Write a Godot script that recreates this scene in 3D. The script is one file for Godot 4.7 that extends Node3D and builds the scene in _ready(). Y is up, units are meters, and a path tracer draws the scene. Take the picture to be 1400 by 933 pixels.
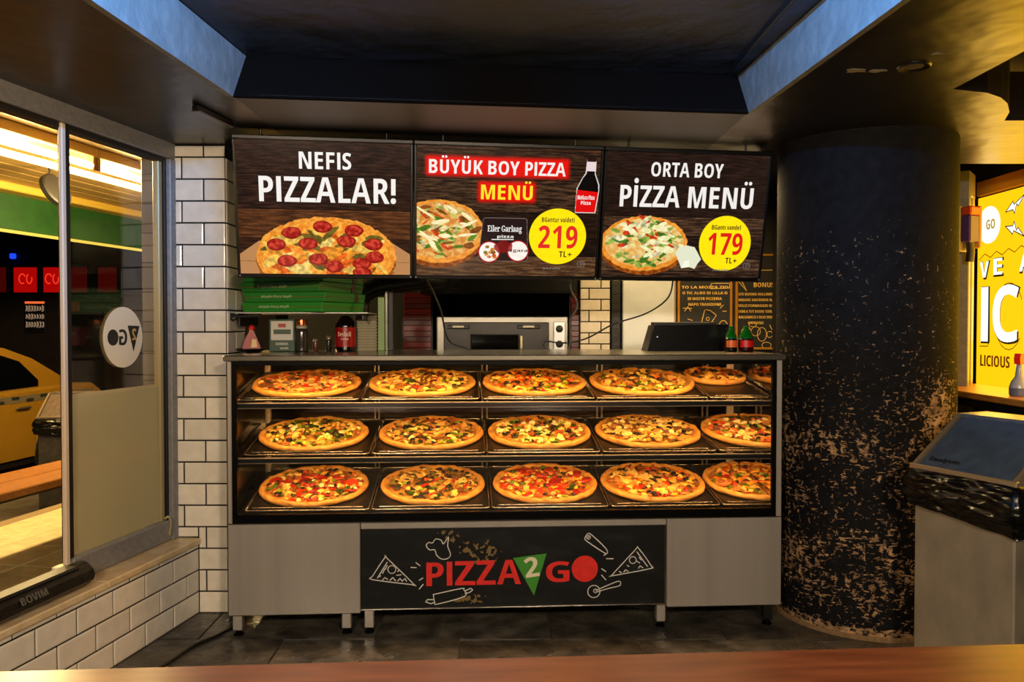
extends Node3D

# ------------------------------------------------------------------ state
var rng := RandomNumberGenerator.new()
var mats := {}
var shared := {}
var taken := {}
var sans: SystemFont
var serif: SystemFont

const CAB := Vector3(-1.219, 0.0, -3.435)      # front left foot of the display cabinet
const CAB_TURN := 3.3
const CORNER := Vector3(-1.471, 0.0, -3.754)   # where the window wall meets the tiled pillar
const WIN_TURN := 80.03
const SOFFIT := 2.19

# ------------------------------------------------------------------ materials
func mat(key: String, c: Color, rough := 0.6, metal := 0.0) -> StandardMaterial3D:
	if mats.has(key):
		return mats[key]
	var m := StandardMaterial3D.new()
	m.resource_name = key
	m.albedo_color = c
	m.roughness = rough
	m.metallic = metal
	mats[key] = m
	return m

func noise_tex(seed_value: int, freq: float, lo: Color, hi: Color, size := 256, octaves := 4, mid := 0.5) -> NoiseTexture2D:
	var n := FastNoiseLite.new()
	n.seed = seed_value
	n.frequency = freq
	n.noise_type = FastNoiseLite.TYPE_SIMPLEX_SMOOTH
	n.fractal_octaves = octaves
	var t := NoiseTexture2D.new()
	t.width = size
	t.height = size
	t.seamless = true
	t.noise = n
	var g := Gradient.new()
	g.set_color(0, lo)
	g.set_color(1, hi)
	g.add_point(mid, lo.lerp(hi, 0.5))
	t.color_ramp = g
	return t

func bump_tex(seed_value: int, freq: float, strength := 4.0, size := 256) -> NoiseTexture2D:
	var n := FastNoiseLite.new()
	n.seed = seed_value
	n.frequency = freq
	n.fractal_octaves = 4
	var t := NoiseTexture2D.new()
	t.width = size
	t.height = size
	t.seamless = true
	t.as_normal_map = true
	t.bump_strength = strength
	t.noise = n
	return t

func noisy(key: String, lo: Color, hi: Color, rough: float, metal: float, scale: Vector3, seed_value := 1, freq := 0.02, bump := 0.0) -> StandardMaterial3D:
	if mats.has(key):
		return mats[key]
	var m := mat(key, Color.WHITE, rough, metal)
	m.albedo_texture = noise_tex(seed_value, freq, lo, hi)
	m.uv1_triplanar = true
	m.uv1_world_triplanar = true
	m.uv1_scale = scale
	if bump > 0.0:
		m.normal_enabled = true
		m.normal_texture = bump_tex(seed_value + 50, freq * 1.5)
		m.normal_scale = bump
	return m

func glow(key: String, c: Color, energy: float) -> StandardMaterial3D:
	if mats.has(key):
		return mats[key]
	var m := mat(key, Color(0.0, 0.0, 0.0), 0.5)
	m.emission_enabled = true
	m.emission = c
	m.emission_energy_multiplier = energy
	return m

func pane_mat(key: String, c: Color, alpha: float, rough := 0.03) -> StandardMaterial3D:
	if mats.has(key):
		return mats[key]
	var m := mat(key, Color(c.r, c.g, c.b, alpha), rough)
	m.transparency = BaseMaterial3D.TRANSPARENCY_ALPHA
	return m

# ------------------------------------------------------------------ nodes
func numbered(called: String) -> String:
	if not taken.has(called):
		taken[called] = 0
		return called
	taken[called] += 1
	return "%s_%03d" % [called, taken[called]]

func thing(called: String, label: String, category: String, xf: Transform3D, group := "") -> Node3D:
	var o := Node3D.new()
	o.name = numbered(called)
	o.transform = xf
	o.set_meta("label", label)
	o.set_meta("category", category)
	if group != "":
		o.set_meta("group", group)
	add_child(o)
	return o

func structure(called: String, xf := Transform3D()) -> Node3D:
	var o := Node3D.new()
	o.name = called
	o.transform = xf
	o.set_meta("kind", "structure")
	add_child(o)
	return o

func part(parent: Node3D, called: String, mesh: Mesh, m: Material, xf := Transform3D()) -> MeshInstance3D:
	var o := MeshInstance3D.new()
	o.name = called
	o.mesh = mesh
	o.material_override = m
	o.transform = xf
	parent.add_child(o, true)
	return o

func at(x: float, y: float, z: float) -> Transform3D:
	return Transform3D(Basis(), Vector3(x, y, z))

func turned(x: float, y: float, z: float, yaw := 0.0, pitch := 0.0, roll := 0.0) -> Transform3D:
	var b := Basis(Vector3.UP, deg_to_rad(yaw)) * Basis(Vector3.RIGHT, deg_to_rad(pitch)) * Basis(Vector3.BACK, deg_to_rad(roll))
	return Transform3D(b, Vector3(x, y, z))

func cab() -> Transform3D:
	return turned(CAB.x, CAB.y, CAB.z, CAB_TURN)

func win() -> Transform3D:
	return turned(CORNER.x, CORNER.y, CORNER.z, WIN_TURN)

# ------------------------------------------------------------------ meshes
func begin() -> SurfaceTool:
	var st := SurfaceTool.new()
	st.begin(Mesh.PRIMITIVE_TRIANGLES)
	return st

func done(st: SurfaceTool) -> ArrayMesh:
	return st.commit()

func tri(st: SurfaceTool, a: Vector3, b: Vector3, c: Vector3, out: Vector3) -> void:
	var n := (b - a).cross(c - a)
	if n.length_squared() < 1e-18:
		return
	n = n.normalized()
	if n.dot(out) > 0.0:
		var t := b
		b = c
		c = t
	else:
		n = -n
	for v in [a, b, c]:
		st.set_normal(n)
		st.add_vertex(v)

func quad(st: SurfaceTool, a: Vector3, b: Vector3, c: Vector3, d: Vector3, out: Vector3) -> void:
	tri(st, a, b, c, out)
	tri(st, a, c, d, out)

func stri(st: SurfaceTool, v: Array, n: Array, u: Array, c: Array) -> void:
	var g: Vector3 = (v[1] - v[0]).cross(v[2] - v[0])
	if g.length_squared() < 1e-20:
		return
	var order := [0, 1, 2]
	if g.dot(n[0] + n[1] + n[2]) > 0.0:
		order = [0, 2, 1]
	for k in order:
		st.set_normal(n[k])
		if u.size():
			st.set_uv(u[k])
		if c.size():
			st.set_color(c[k])
		st.add_vertex(v[k])

func add_box(st: SurfaceTool, c: Vector3, s: Vector3, b := 0.0, basis := Basis()) -> void:
	var h := s * 0.5
	b = minf(b, minf(h.x, minf(h.y, h.z)) * 0.9)
	for ax in 3:
		var e1 := (ax + 1) % 3
		var e2 := (ax + 2) % 3
		for sg in [-1.0, 1.0]:
			var p := []
			for k in [[-1, -1], [1, -1], [1, 1], [-1, 1]]:
				var v := Vector3()
				v[ax] = h[ax] * sg
				v[e1] = (h[e1] - b) * k[0]
				v[e2] = (h[e2] - b) * k[1]
				p.append(c + basis * v)
			var n := Vector3()
			n[ax] = sg
			quad(st, p[0], p[1], p[2], p[3], basis * n)
	if b <= 0.0:
		return
	for ax in 3:
		var e1 := (ax + 1) % 3
		var e2 := (ax + 2) % 3
		for s1 in [-1.0, 1.0]:
			for s2 in [-1.0, 1.0]:
				var p := []
				for k in [[-1.0, 0], [1.0, 0], [1.0, 1], [-1.0, 1]]:
					var v := Vector3()
					v[ax] = (h[ax] - b) * k[0]
					v[e1] = (h[e1] if k[1] == 0 else h[e1] - b) * s1
					v[e2] = (h[e2] - b if k[1] == 0 else h[e2]) * s2
					p.append(c + basis * v)
				var n := Vector3()
				n[e1] = s1
				n[e2] = s2
				quad(st, p[0], p[1], p[2], p[3], basis * n)
	for sx in [-1.0, 1.0]:
		for sy in [-1.0, 1.0]:
			for sz in [-1.0, 1.0]:
				var sv := Vector3(sx, sy, sz)
				var q := []
				for ax in 3:
					var v := (h - Vector3(b, b, b)) * sv
					v[ax] = h[ax] * sv[ax]
					q.append(c + basis * v)
				tri(st, q[0], q[1], q[2], basis * sv)

func box(sx: float, sy: float, sz: float, b := 0.0) -> ArrayMesh:
	var key := "box%.4f,%.4f,%.4f,%.4f" % [sx, sy, sz, b]
	if not shared.has(key):
		var st := begin()
		add_box(st, Vector3.ZERO, Vector3(sx, sy, sz), b)
		shared[key] = done(st)
	return shared[key]

# box given by its two corners, as a part
func slab(parent: Node3D, called: String, lo: Vector3, hi: Vector3, m: Material, b := 0.0) -> MeshInstance3D:
	var s := hi - lo
	return part(parent, called, box(absf(s.x), absf(s.y), absf(s.z), b), m, Transform3D(Basis(), (lo + hi) * 0.5))

func add_lathe(st: SurfaceTool, prof: Array, seg := 24, c := Vector3.ZERO, basis := Basis(), a0 := 0.0, a1 := TAU) -> void:
	var n := prof.size()
	var nr := []
	var len_at := [0.0]
	for i in n:
		if i > 0:
			len_at.append(len_at[i - 1] + (prof[i] - prof[i - 1]).length())
		var d: Vector2 = prof[mini(i + 1, n - 1)] - prof[maxi(i - 1, 0)]
		nr.append(Vector2(d.y, -d.x).normalized())
	var total: float = maxf(len_at[n - 1], 1e-6)
	for i in n - 1:
		for k in seg:
			var v := []
			var nn := []
			var uv := []
			for q in [[i, k], [i + 1, k], [i + 1, k + 1], [i, k + 1]]:
				var f: float = float(q[1]) / seg
				var a := a0 + (a1 - a0) * f
				var p: Vector2 = prof[q[0]]
				var m: Vector2 = nr[q[0]]
				v.append(c + basis * Vector3(p.x * cos(a), p.y, p.x * sin(a)))
				nn.append(basis * Vector3(m.x * cos(a), m.y, m.x * sin(a)))
				uv.append(Vector2(f, 1.0 - len_at[q[0]] / total))
			stri(st, [v[0], v[1], v[2]], [nn[0], nn[1], nn[2]], [uv[0], uv[1], uv[2]], [])
			stri(st, [v[0], v[2], v[3]], [nn[0], nn[2], nn[3]], [uv[0], uv[2], uv[3]], [])

func lathe(prof: Array, seg := 24) -> ArrayMesh:
	var st := begin()
	add_lathe(st, prof, seg)
	return done(st)

# solid of revolution with crisp edges: each profile piece shaded by itself
func turned_solid(prof: Array, seg := 24) -> ArrayMesh:
	var st := begin()
	for i in prof.size() - 1:
		add_lathe(st, [prof[i], prof[i + 1]], seg)
	return done(st)

func add_tube(st: SurfaceTool, pts: Array, r: float, sides := 8, closed := false) -> void:
	var n := pts.size()
	var rings := []
	var ref := Vector3.UP
	for i in n:
		var d: Vector3
		if closed:
			d = pts[(i + 1) % n] - pts[(i + n - 1) % n]
		else:
			d = pts[mini(i + 1, n - 1)] - pts[maxi(i - 1, 0)]
		d = d.normalized()
		if absf(d.dot(ref)) > 0.95:
			ref = Vector3.RIGHT if absf(d.x) < 0.9 else Vector3.BACK
		var e := d.cross(ref).normalized()
		var f := e.cross(d).normalized()
		ref = f
		var ring := []
		for k in sides:
			var a := TAU * k / sides
			ring.append(e * cos(a) + f * sin(a))
		rings.append(ring)
	var last := n if closed else n - 1
	for i in last:
		var j := (i + 1) % n
		for k in sides:
			var l := (k + 1) % sides
			var v := [pts[i] + rings[i][k] * r, pts[j] + rings[j][k] * r, pts[j] + rings[j][l] * r, pts[i] + rings[i][l] * r]
			var nn := [rings[i][k], rings[j][k], rings[j][l], rings[i][l]]
			stri(st, [v[0], v[1], v[2]], [nn[0], nn[1], nn[2]], [], [])
			stri(st, [v[0], v[2], v[3]], [nn[0], nn[2], nn[3]], [], [])
	if not closed:
		for e in [0, n - 1]:
			var out: Vector3 = (pts[0] - pts[1]) if e == 0 else (pts[n - 1] - pts[n - 2])
			for k in range(1, sides - 1):
				tri(st, pts[e] + rings[e][0] * r, pts[e] + rings[e][k] * r, pts[e] + rings[e][k + 1] * r, out)

func tube(pts: Array, r: float, sides := 8, closed := false) -> ArrayMesh:
	var st := begin()
	add_tube(st, pts, r, sides, closed)
	return done(st)

func curve(pts: Array, steps := 6) -> Array:
	var out := []
	var n := pts.size()
	for i in n - 1:
		for k in steps:
			var t := float(k) / steps
			out.append(pts[i].cubic_interpolate(pts[i + 1], pts[maxi(i - 1, 0)], pts[mini(i + 2, n - 1)], t))
	out.append(pts[n - 1])
	return out

# polygon in the x-y plane, thick along z, centred on z = 0
func add_prism(st: SurfaceTool, poly: PackedVector2Array, depth: float, xf := Transform3D()) -> void:
	var idx := Geometry2D.triangulate_polygon(poly)
	var h := depth * 0.5
	for i in range(0, idx.size(), 3):
		for s in [-1.0, 1.0]:
			var p := []
			for k in 3:
				var q: Vector2 = poly[idx[i + k]]
				p.append(xf * Vector3(q.x, q.y, h * s))
			tri(st, p[0], p[1], p[2], xf.basis * Vector3(0, 0, s))
	var turn := -1.0 if Geometry2D.is_polygon_clockwise(poly) else 1.0
	for i in poly.size():
		var a: Vector2 = poly[i]
		var b: Vector2 = poly[(i + 1) % poly.size()]
		var n := Vector2(b.y - a.y, a.x - b.x) * turn
		quad(st, xf * Vector3(a.x, a.y, -h), xf * Vector3(b.x, b.y, -h), xf * Vector3(b.x, b.y, h), xf * Vector3(a.x, a.y, h), xf.basis * Vector3(n.x, n.y, 0))

func prism(poly: Array, depth: float) -> ArrayMesh:
	var st := begin()
	add_prism(st, PackedVector2Array(poly), depth)
	return done(st)

# a floor-plan polygon (x, z) between two heights
func plan(poly: Array, y0: float, y1: float) -> ArrayMesh:
	var st := begin()
	var xf := Transform3D(Basis(Vector3(1, 0, 0), Vector3(0, 0, 1), Vector3(0, 1, 0)), Vector3(0, (y0 + y1) * 0.5, 0))
	add_prism(st, PackedVector2Array(poly), y1 - y0, xf)
	return done(st)

# flat strokes in the x-y plane
func add_stroke(st: SurfaceTool, pts: Array, w: float, z := 0.0) -> void:
	for i in pts.size() - 1:
		var a: Vector2 = pts[i]
		var b: Vector2 = pts[i + 1]
		var d := (b - a).normalized()
		if d == Vector2.ZERO:
			continue
		var n := Vector2(-d.y, d.x) * w * 0.5
		a -= d * w * 0.3
		b += d * w * 0.3
		quad(st, Vector3(a.x + n.x, a.y + n.y, z), Vector3(b.x + n.x, b.y + n.y, z), Vector3(b.x - n.x, b.y - n.y, z), Vector3(a.x - n.x, a.y - n.y, z), Vector3.BACK)

func ring_pts(c: Vector2, rx: float, ry: float, n := 16, a0 := 0.0, a1 := TAU) -> Array:
	var out := []
	for k in n + 1:
		var a := a0 + (a1 - a0) * k / n
		out.append(c + Vector2(cos(a) * rx, sin(a) * ry))
	return out

func face_quad(w: float, h: float) -> ArrayMesh:
	var st := begin()
	var c := [Vector3(-w / 2, h / 2, 0), Vector3(w / 2, h / 2, 0), Vector3(w / 2, -h / 2, 0), Vector3(-w / 2, -h / 2, 0)]
	var u := [Vector2(0, 0), Vector2(1, 0), Vector2(1, 1), Vector2(0, 1)]
	for k in [0, 1, 2, 0, 2, 3]:
		st.set_normal(Vector3.BACK)
		st.set_uv(u[k])
		st.add_vertex(c[k])
	return done(st)

# one line of words as a mesh; I is a plain stem
func words_mesh(words: String, font: Font) -> ArrayMesh:
	var key := "text" + words + ("s" if font == serif else "")
	if shared.has(key):
		return shared[key]
	var st := begin()
	var x := 0.0
	var cap := glyph("H", font).get_aabb()
	for ch in words:
		if (ch == "I" or ch == "İ") and font == sans:
			var w := cap.size.y * 0.215
			var y0 := cap.position.y
			var stem := begin()
			add_box(stem, Vector3(x + cap.size.y * 0.10 + w / 2, y0 + cap.size.y / 2, 0), Vector3(w, cap.size.y, 0.02))
			if ch == "İ":
				var dot := ring_pts(Vector2(x + cap.size.y * 0.10 + w / 2, y0 + cap.size.y * 1.22), w * 0.58, w * 0.58, 16)
				dot.pop_back()
				add_prism(stem, PackedVector2Array(dot), 0.02)
			stem.index()
			st.append_from(stem.commit(), 0, Transform3D())
			x += cap.size.y * 0.415
			continue
		if ch != " ":
			st.append_from(glyph(ch, font), 0, at(x, 0, 0))
		x += font.get_string_size(ch, HORIZONTAL_ALIGNMENT_LEFT, -1, 32).x * 0.01
	shared[key] = done(st)
	return shared[key]

func glyph(ch: String, font: Font) -> TextMesh:
	var key := "glyph" + ch + ("s" if font == serif else "")
	if not shared.has(key):
		var t := TextMesh.new()
		t.text = ch
		t.font = font
		t.font_size = 32
		t.pixel_size = 0.01
		t.curve_step = 2.0
		t.depth = 0.02
		t.horizontal_alignment = HORIZONTAL_ALIGNMENT_LEFT
		shared[key] = t
	return shared[key]

# lettering fitted into a box w x h centred at xf
func lettering(parent: Node3D, called: String, words: String, w: float, h: float, m: Material, xf: Transform3D, font: Font = null, thick := 0.002) -> MeshInstance3D:
	var tm := words_mesh(words, font if font else sans)
	var bb := tm.get_aabb()
	var k := Vector3(w / maxf(bb.size.x, 1e-5), h / maxf(bb.size.y, 1e-5), thick / 0.02)
	var c := bb.get_center()
	var b := Basis.from_scale(k)
	var local := Transform3D(b, -(b * Vector3(c.x, c.y, c.z)))
	return part(parent, called, tm, m, xf * local)

func omni(called: String, p: Vector3, c: Color, e: float, size := 0.05) -> void:
	var l := OmniLight3D.new()
	l.name = called
	l.position = p
	l.light_color = c
	l.light_energy = e
	l.light_size = size
	l.omni_range = 14.0
	l.omni_attenuation = 2.0
	l.shadow_enabled = true
	add_child(l, true)

func area(called: String, p: Vector3, dir: Vector3, w: float, h: float, c: Color, e: float, up := Vector3.UP) -> void:
	var l := AreaLight3D.new()
	l.name = called
	if absf(dir.normalized().dot(up)) > 0.98:
		up = Vector3.FORWARD
	l.transform = Transform3D(Basis.looking_at(dir, up), p)
	l.area_size = Vector2(w, h)
	l.area_normalize_energy = true
	l.light_color = c
	l.light_energy = e
	l.area_range = 14.0
	l.area_attenuation = 2.0
	l.shadow_enabled = true
	add_child(l, true)

# ------------------------------------------------------------------ the scene
func _ready() -> void:
	rng.seed = 7
	sans = SystemFont.new()
	sans.font_names = PackedStringArray(["Droid Sans"])
	sans.font_weight = 700
	serif = SystemFont.new()
	serif.font_names = PackedStringArray(["Droid Serif"])
	serif.font_weight = 700

	# camera, night sky, exposure
	var cam := Camera3D.new()
	cam.name = "camera"
	cam.position = Vector3(0, 1.355, 0)
	cam.rotation = Vector3(-0.0207, 0, 0)
	cam.fov = 45.96
	cam.near = 0.05
	cam.far = 80.0
	add_child(cam)
	var env := Environment.new()
	env.background_mode = Environment.BG_COLOR
	env.background_color = Color(0.03, 0.035, 0.05)
	env.tonemap_mode = Environment.TONE_MAPPER_LINEAR
	env.tonemap_exposure = 1.0
	env.sdfgi_enabled = true
	env.ssao_enabled = true
	env.ssil_enabled = true
	var we := WorldEnvironment.new()
	we.name = "night"
	we.environment = env
	add_child(we)
	# large soft lights: the cool lamp in the ceiling recess, the warm panels over the seats, the neighbours' tubes outside
	lamps()

	room_shell()
	window_wall()
	ceiling()
	column()
	kitchen()
	right_side()
	outside()

	cabinet()
	trays_and_pizzas()
	menu_signs()
	counter_items()
	bin_inside()
	foreground_table()
	small_things()

# ------------------------------------------------------------------ lamps of the room
func lamps() -> void:
	var housing := mat("lamp housing", Color(0.7, 0.7, 0.72), 0.4, 0.2)
	# cool batten running away from the viewer in the ceiling recess
	var cool := Color(0.36, 0.67, 1.0)
	var b := thing("batten_light", "cool white tube light in the dark ceiling recess", "light", at(-0.05, 2.31, -1.45))
	slab(b, "housing", Vector3(-0.03, -0.012, -0.62), Vector3(0.03, 0.05, 0.62), housing, 0.006)
	slab(b, "added_shield_plate", Vector3(-0.10, -0.034, -0.62), Vector3(0.10, -0.028, 0.62), housing, 0.002)  # unseen plate, added to keep the blue light off the room below
	for e in [-0.5, 0.5]:
		slab(b, "added_plate_bracket", Vector3(-0.02, -0.028, e - 0.01), Vector3(0.02, -0.012, e + 0.01), housing)
	for sx in [-1.0, 1.0]:
		part(b, "light_tube", tube([Vector3(sx * 0.036, 0.004, -0.6), Vector3(sx * 0.036, 0.004, 0.6)], 0.010, 10), glow("cool tube", cool, 4.0))
		area("batten_lamp", Vector3(-0.05 + sx * 0.05, 2.314, -1.45), Vector3(sx, 0.22, 0), 1.2, 0.018, cool, 7.5)
	# warm spotlight heads under the soffit behind the viewer, turned to the counter
	var warm := Color(1.0, 0.895, 0.76)
	for x in [-0.8, 0.8]:
		var aim := Vector3(-x * 0.25, -0.42, -1.0)
		var p := thing("spotlight", "warm square spotlight head aimed at the counter, %s side" % ["window" if x < 0 else "column"], "light", Transform3D(Basis.looking_at(aim), Vector3(x, 2.06, 0.75)), "warm spotlight heads")
		slab(p, "housing", Vector3(-0.13, -0.10, 0.0), Vector3(0.13, 0.10, 0.09), housing, 0.008)
		slab(p, "light_panel", Vector3(-0.12, -0.09, -0.004), Vector3(0.12, 0.09, 0.0), glow("warm panel", warm, 4.0))
		part(p, "arm", tube([Vector3(0, 0.05, 0.05), Vector3(0, 0.13, 0.0)], 0.012, 8), housing)
		area("spotlight_lamp", Vector3(x, 2.06, 0.75) + aim.normalized() * 0.012, aim, 0.24, 0.18, warm, 7.6)

# ------------------------------------------------------------------ shell
func room_shell() -> void:
	var dark := noisy("dark wall paint", Color(0.05, 0.05, 0.06), Color(0.075, 0.075, 0.085), 0.7, 0.0, Vector3(1, 1, 1), 3)
	# slate floor: dark bed, then separate tiles
	var f := structure("floor")
	var bed := mat("floor grout", Color(0.30, 0.26, 0.19), 0.9)
	slab(f, "floor_bed", Vector3(-2.2, -0.12, -6.0), Vector3(3.3, -0.008, 2.7), bed)
	var slates := []
	for k in 3:
		var m := noisy("slate %d" % k, Color(0.15, 0.145, 0.135) * (0.9 + 0.1 * k), Color(0.37, 0.35, 0.31) * (0.9 + 0.1 * k), 0.42, 0.0, Vector3(1.4, 1.4, 1.4), 11 + k, 0.012, 0.5)
		m.roughness_texture = noise_tex(31 + k, 0.02, Color(0.5, 0.5, 0.5), Color(1, 1, 1))
		slates.append(m)
	var tw := 0.76
	var td := 0.42
	var tile := box(tw - 0.006, 0.02, td - 0.006, 0.002)
	for r in range(-2, 13):
		for c in range(-3, 5):
			var x := -0.215 + c * tw + (0.38 if r % 2 else 0.0)
			var z := -3.22 - (r - 4) * td + 1.26 - 2 * td
			if x < -2.0 or x > 3.1:
				continue
			part(f, "floor_tile", tile, slates[rng.randi() % 3], Transform3D(Basis(Vector3.UP, deg_to_rad(1.5)), Vector3(x, -0.01 + rng.randf_range(-0.0006, 0.0006), z)))
	var wb := structure("wall_back")
	slab(wb, "wall_panel", Vector3(-1.6, -0.05, -5.95), Vector3(1.78, 2.5, -5.75), dark)
	var wf := structure("wall_front")
	slab(wf, "wall_panel", Vector3(-3.0, -0.05, 2.5), Vector3(3.3, 2.7, 2.65), mat("brown wall", Color(0.13, 0.10, 0.08), 0.8))
	var wr := structure("wall_right")
	slab(wr, "wall_panel", Vector3(2.98, -0.05, -6.0), Vector3(3.12, 2.75, 2.6), dark)
	slab(wr, "end_panel", Vector3(1.7, -0.05, -6.0), Vector3(2.98, 2.75, -5.85), dark)
	slab(wr, "kitchen_partition", Vector3(1.68, 0.0, -5.85), Vector3(1.78, 2.5, -4.2), dark)
	slab(wr, "wainscot", Vector3(2.955, 0.0, -5.8), Vector3(2.98, 0.86, -3.2), mat("cream wainscot", Color(0.80, 0.66, 0.36), 0.5), 0.004)

func metro(parent: Node3D, lo: Vector2, hi: Vector2, rows: Array, m: Array, xf: Transform3D, tw := 0.203, th := 0.1015, bevel := 0.006) -> void:
	# rows: [row number, list of joint positions]; tiles between joints, in the x-y plane of xf, facing +z
	for r in rows:
		var y0 := maxf(lo.y, r[0] * th)
		var y1 := minf(hi.y, (r[0] + 1) * th)
		if y1 - y0 < 0.008:
			continue
		var xs: Array = r[1]
		for i in xs.size() - 1:
			var x0 := maxf(lo.x, xs[i])
			var x1 := minf(hi.x, xs[i + 1])
			if x1 - x0 < 0.008:
				continue
			var w := snappedf(x1 - x0 - 0.0068, 0.0005)
			var h := snappedf(y1 - y0 - 0.0068, 0.0005)
			part(parent, "wall_tile", tile_mesh(w, h, bevel), m[rng.randi() % m.size()], xf * turned((x0 + x1) / 2, (y0 + y1) / 2, rng.randf_range(0, 0.0006), rng.randf_range(-0.25, 0.25), rng.randf_range(-0.25, 0.25)))

# glazed tile with a bevelled face: flat field, slanted rim, square edge
func tile_mesh(w: float, h: float, bevel: float) -> ArrayMesh:
	var key := "tile%.4f,%.4f,%.4f" % [w, h, bevel]
	if shared.has(key):
		return shared[key]
	var st := begin()
	bevel = minf(bevel, minf(w, h) * 0.3)
	var lay := [[0.0, -0.004], [0.0, 0.0005], [0.0008, 0.0012], [bevel, 0.0026]]
	var rings := []
	for l in lay:
		var a: float = w / 2 - l[0]
		var b: float = h / 2 - l[0]
		rings.append([Vector3(-a, -b, l[1]), Vector3(a, -b, l[1]), Vector3(a, b, l[1]), Vector3(-a, b, l[1])])
	var outs := [Vector3.DOWN, Vector3.RIGHT, Vector3.UP, Vector3.LEFT]
	for i in 3:
		for k in 4:
			quad(st, rings[i][k], rings[i][(k + 1) % 4], rings[i + 1][(k + 1) % 4], rings[i + 1][k], outs[k] + Vector3(0, 0, 0.6))
	quad(st, rings[3][0], rings[3][1], rings[3][2], rings[3][3], Vector3.BACK)
	shared[key] = done(st)
	return shared[key]

func white_tiles() -> Array:
	var out := []
	for k in 3:
		var m := noisy("white glaze %d" % k, Color(0.80, 0.77, 0.71) * (0.97 + 0.02 * k), Color(0.87, 0.84, 0.78) * (0.97 + 0.02 * k), 0.13, 0.0, Vector3(2, 2, 2), 60 + k)
		out.append(m)
	return out

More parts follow.
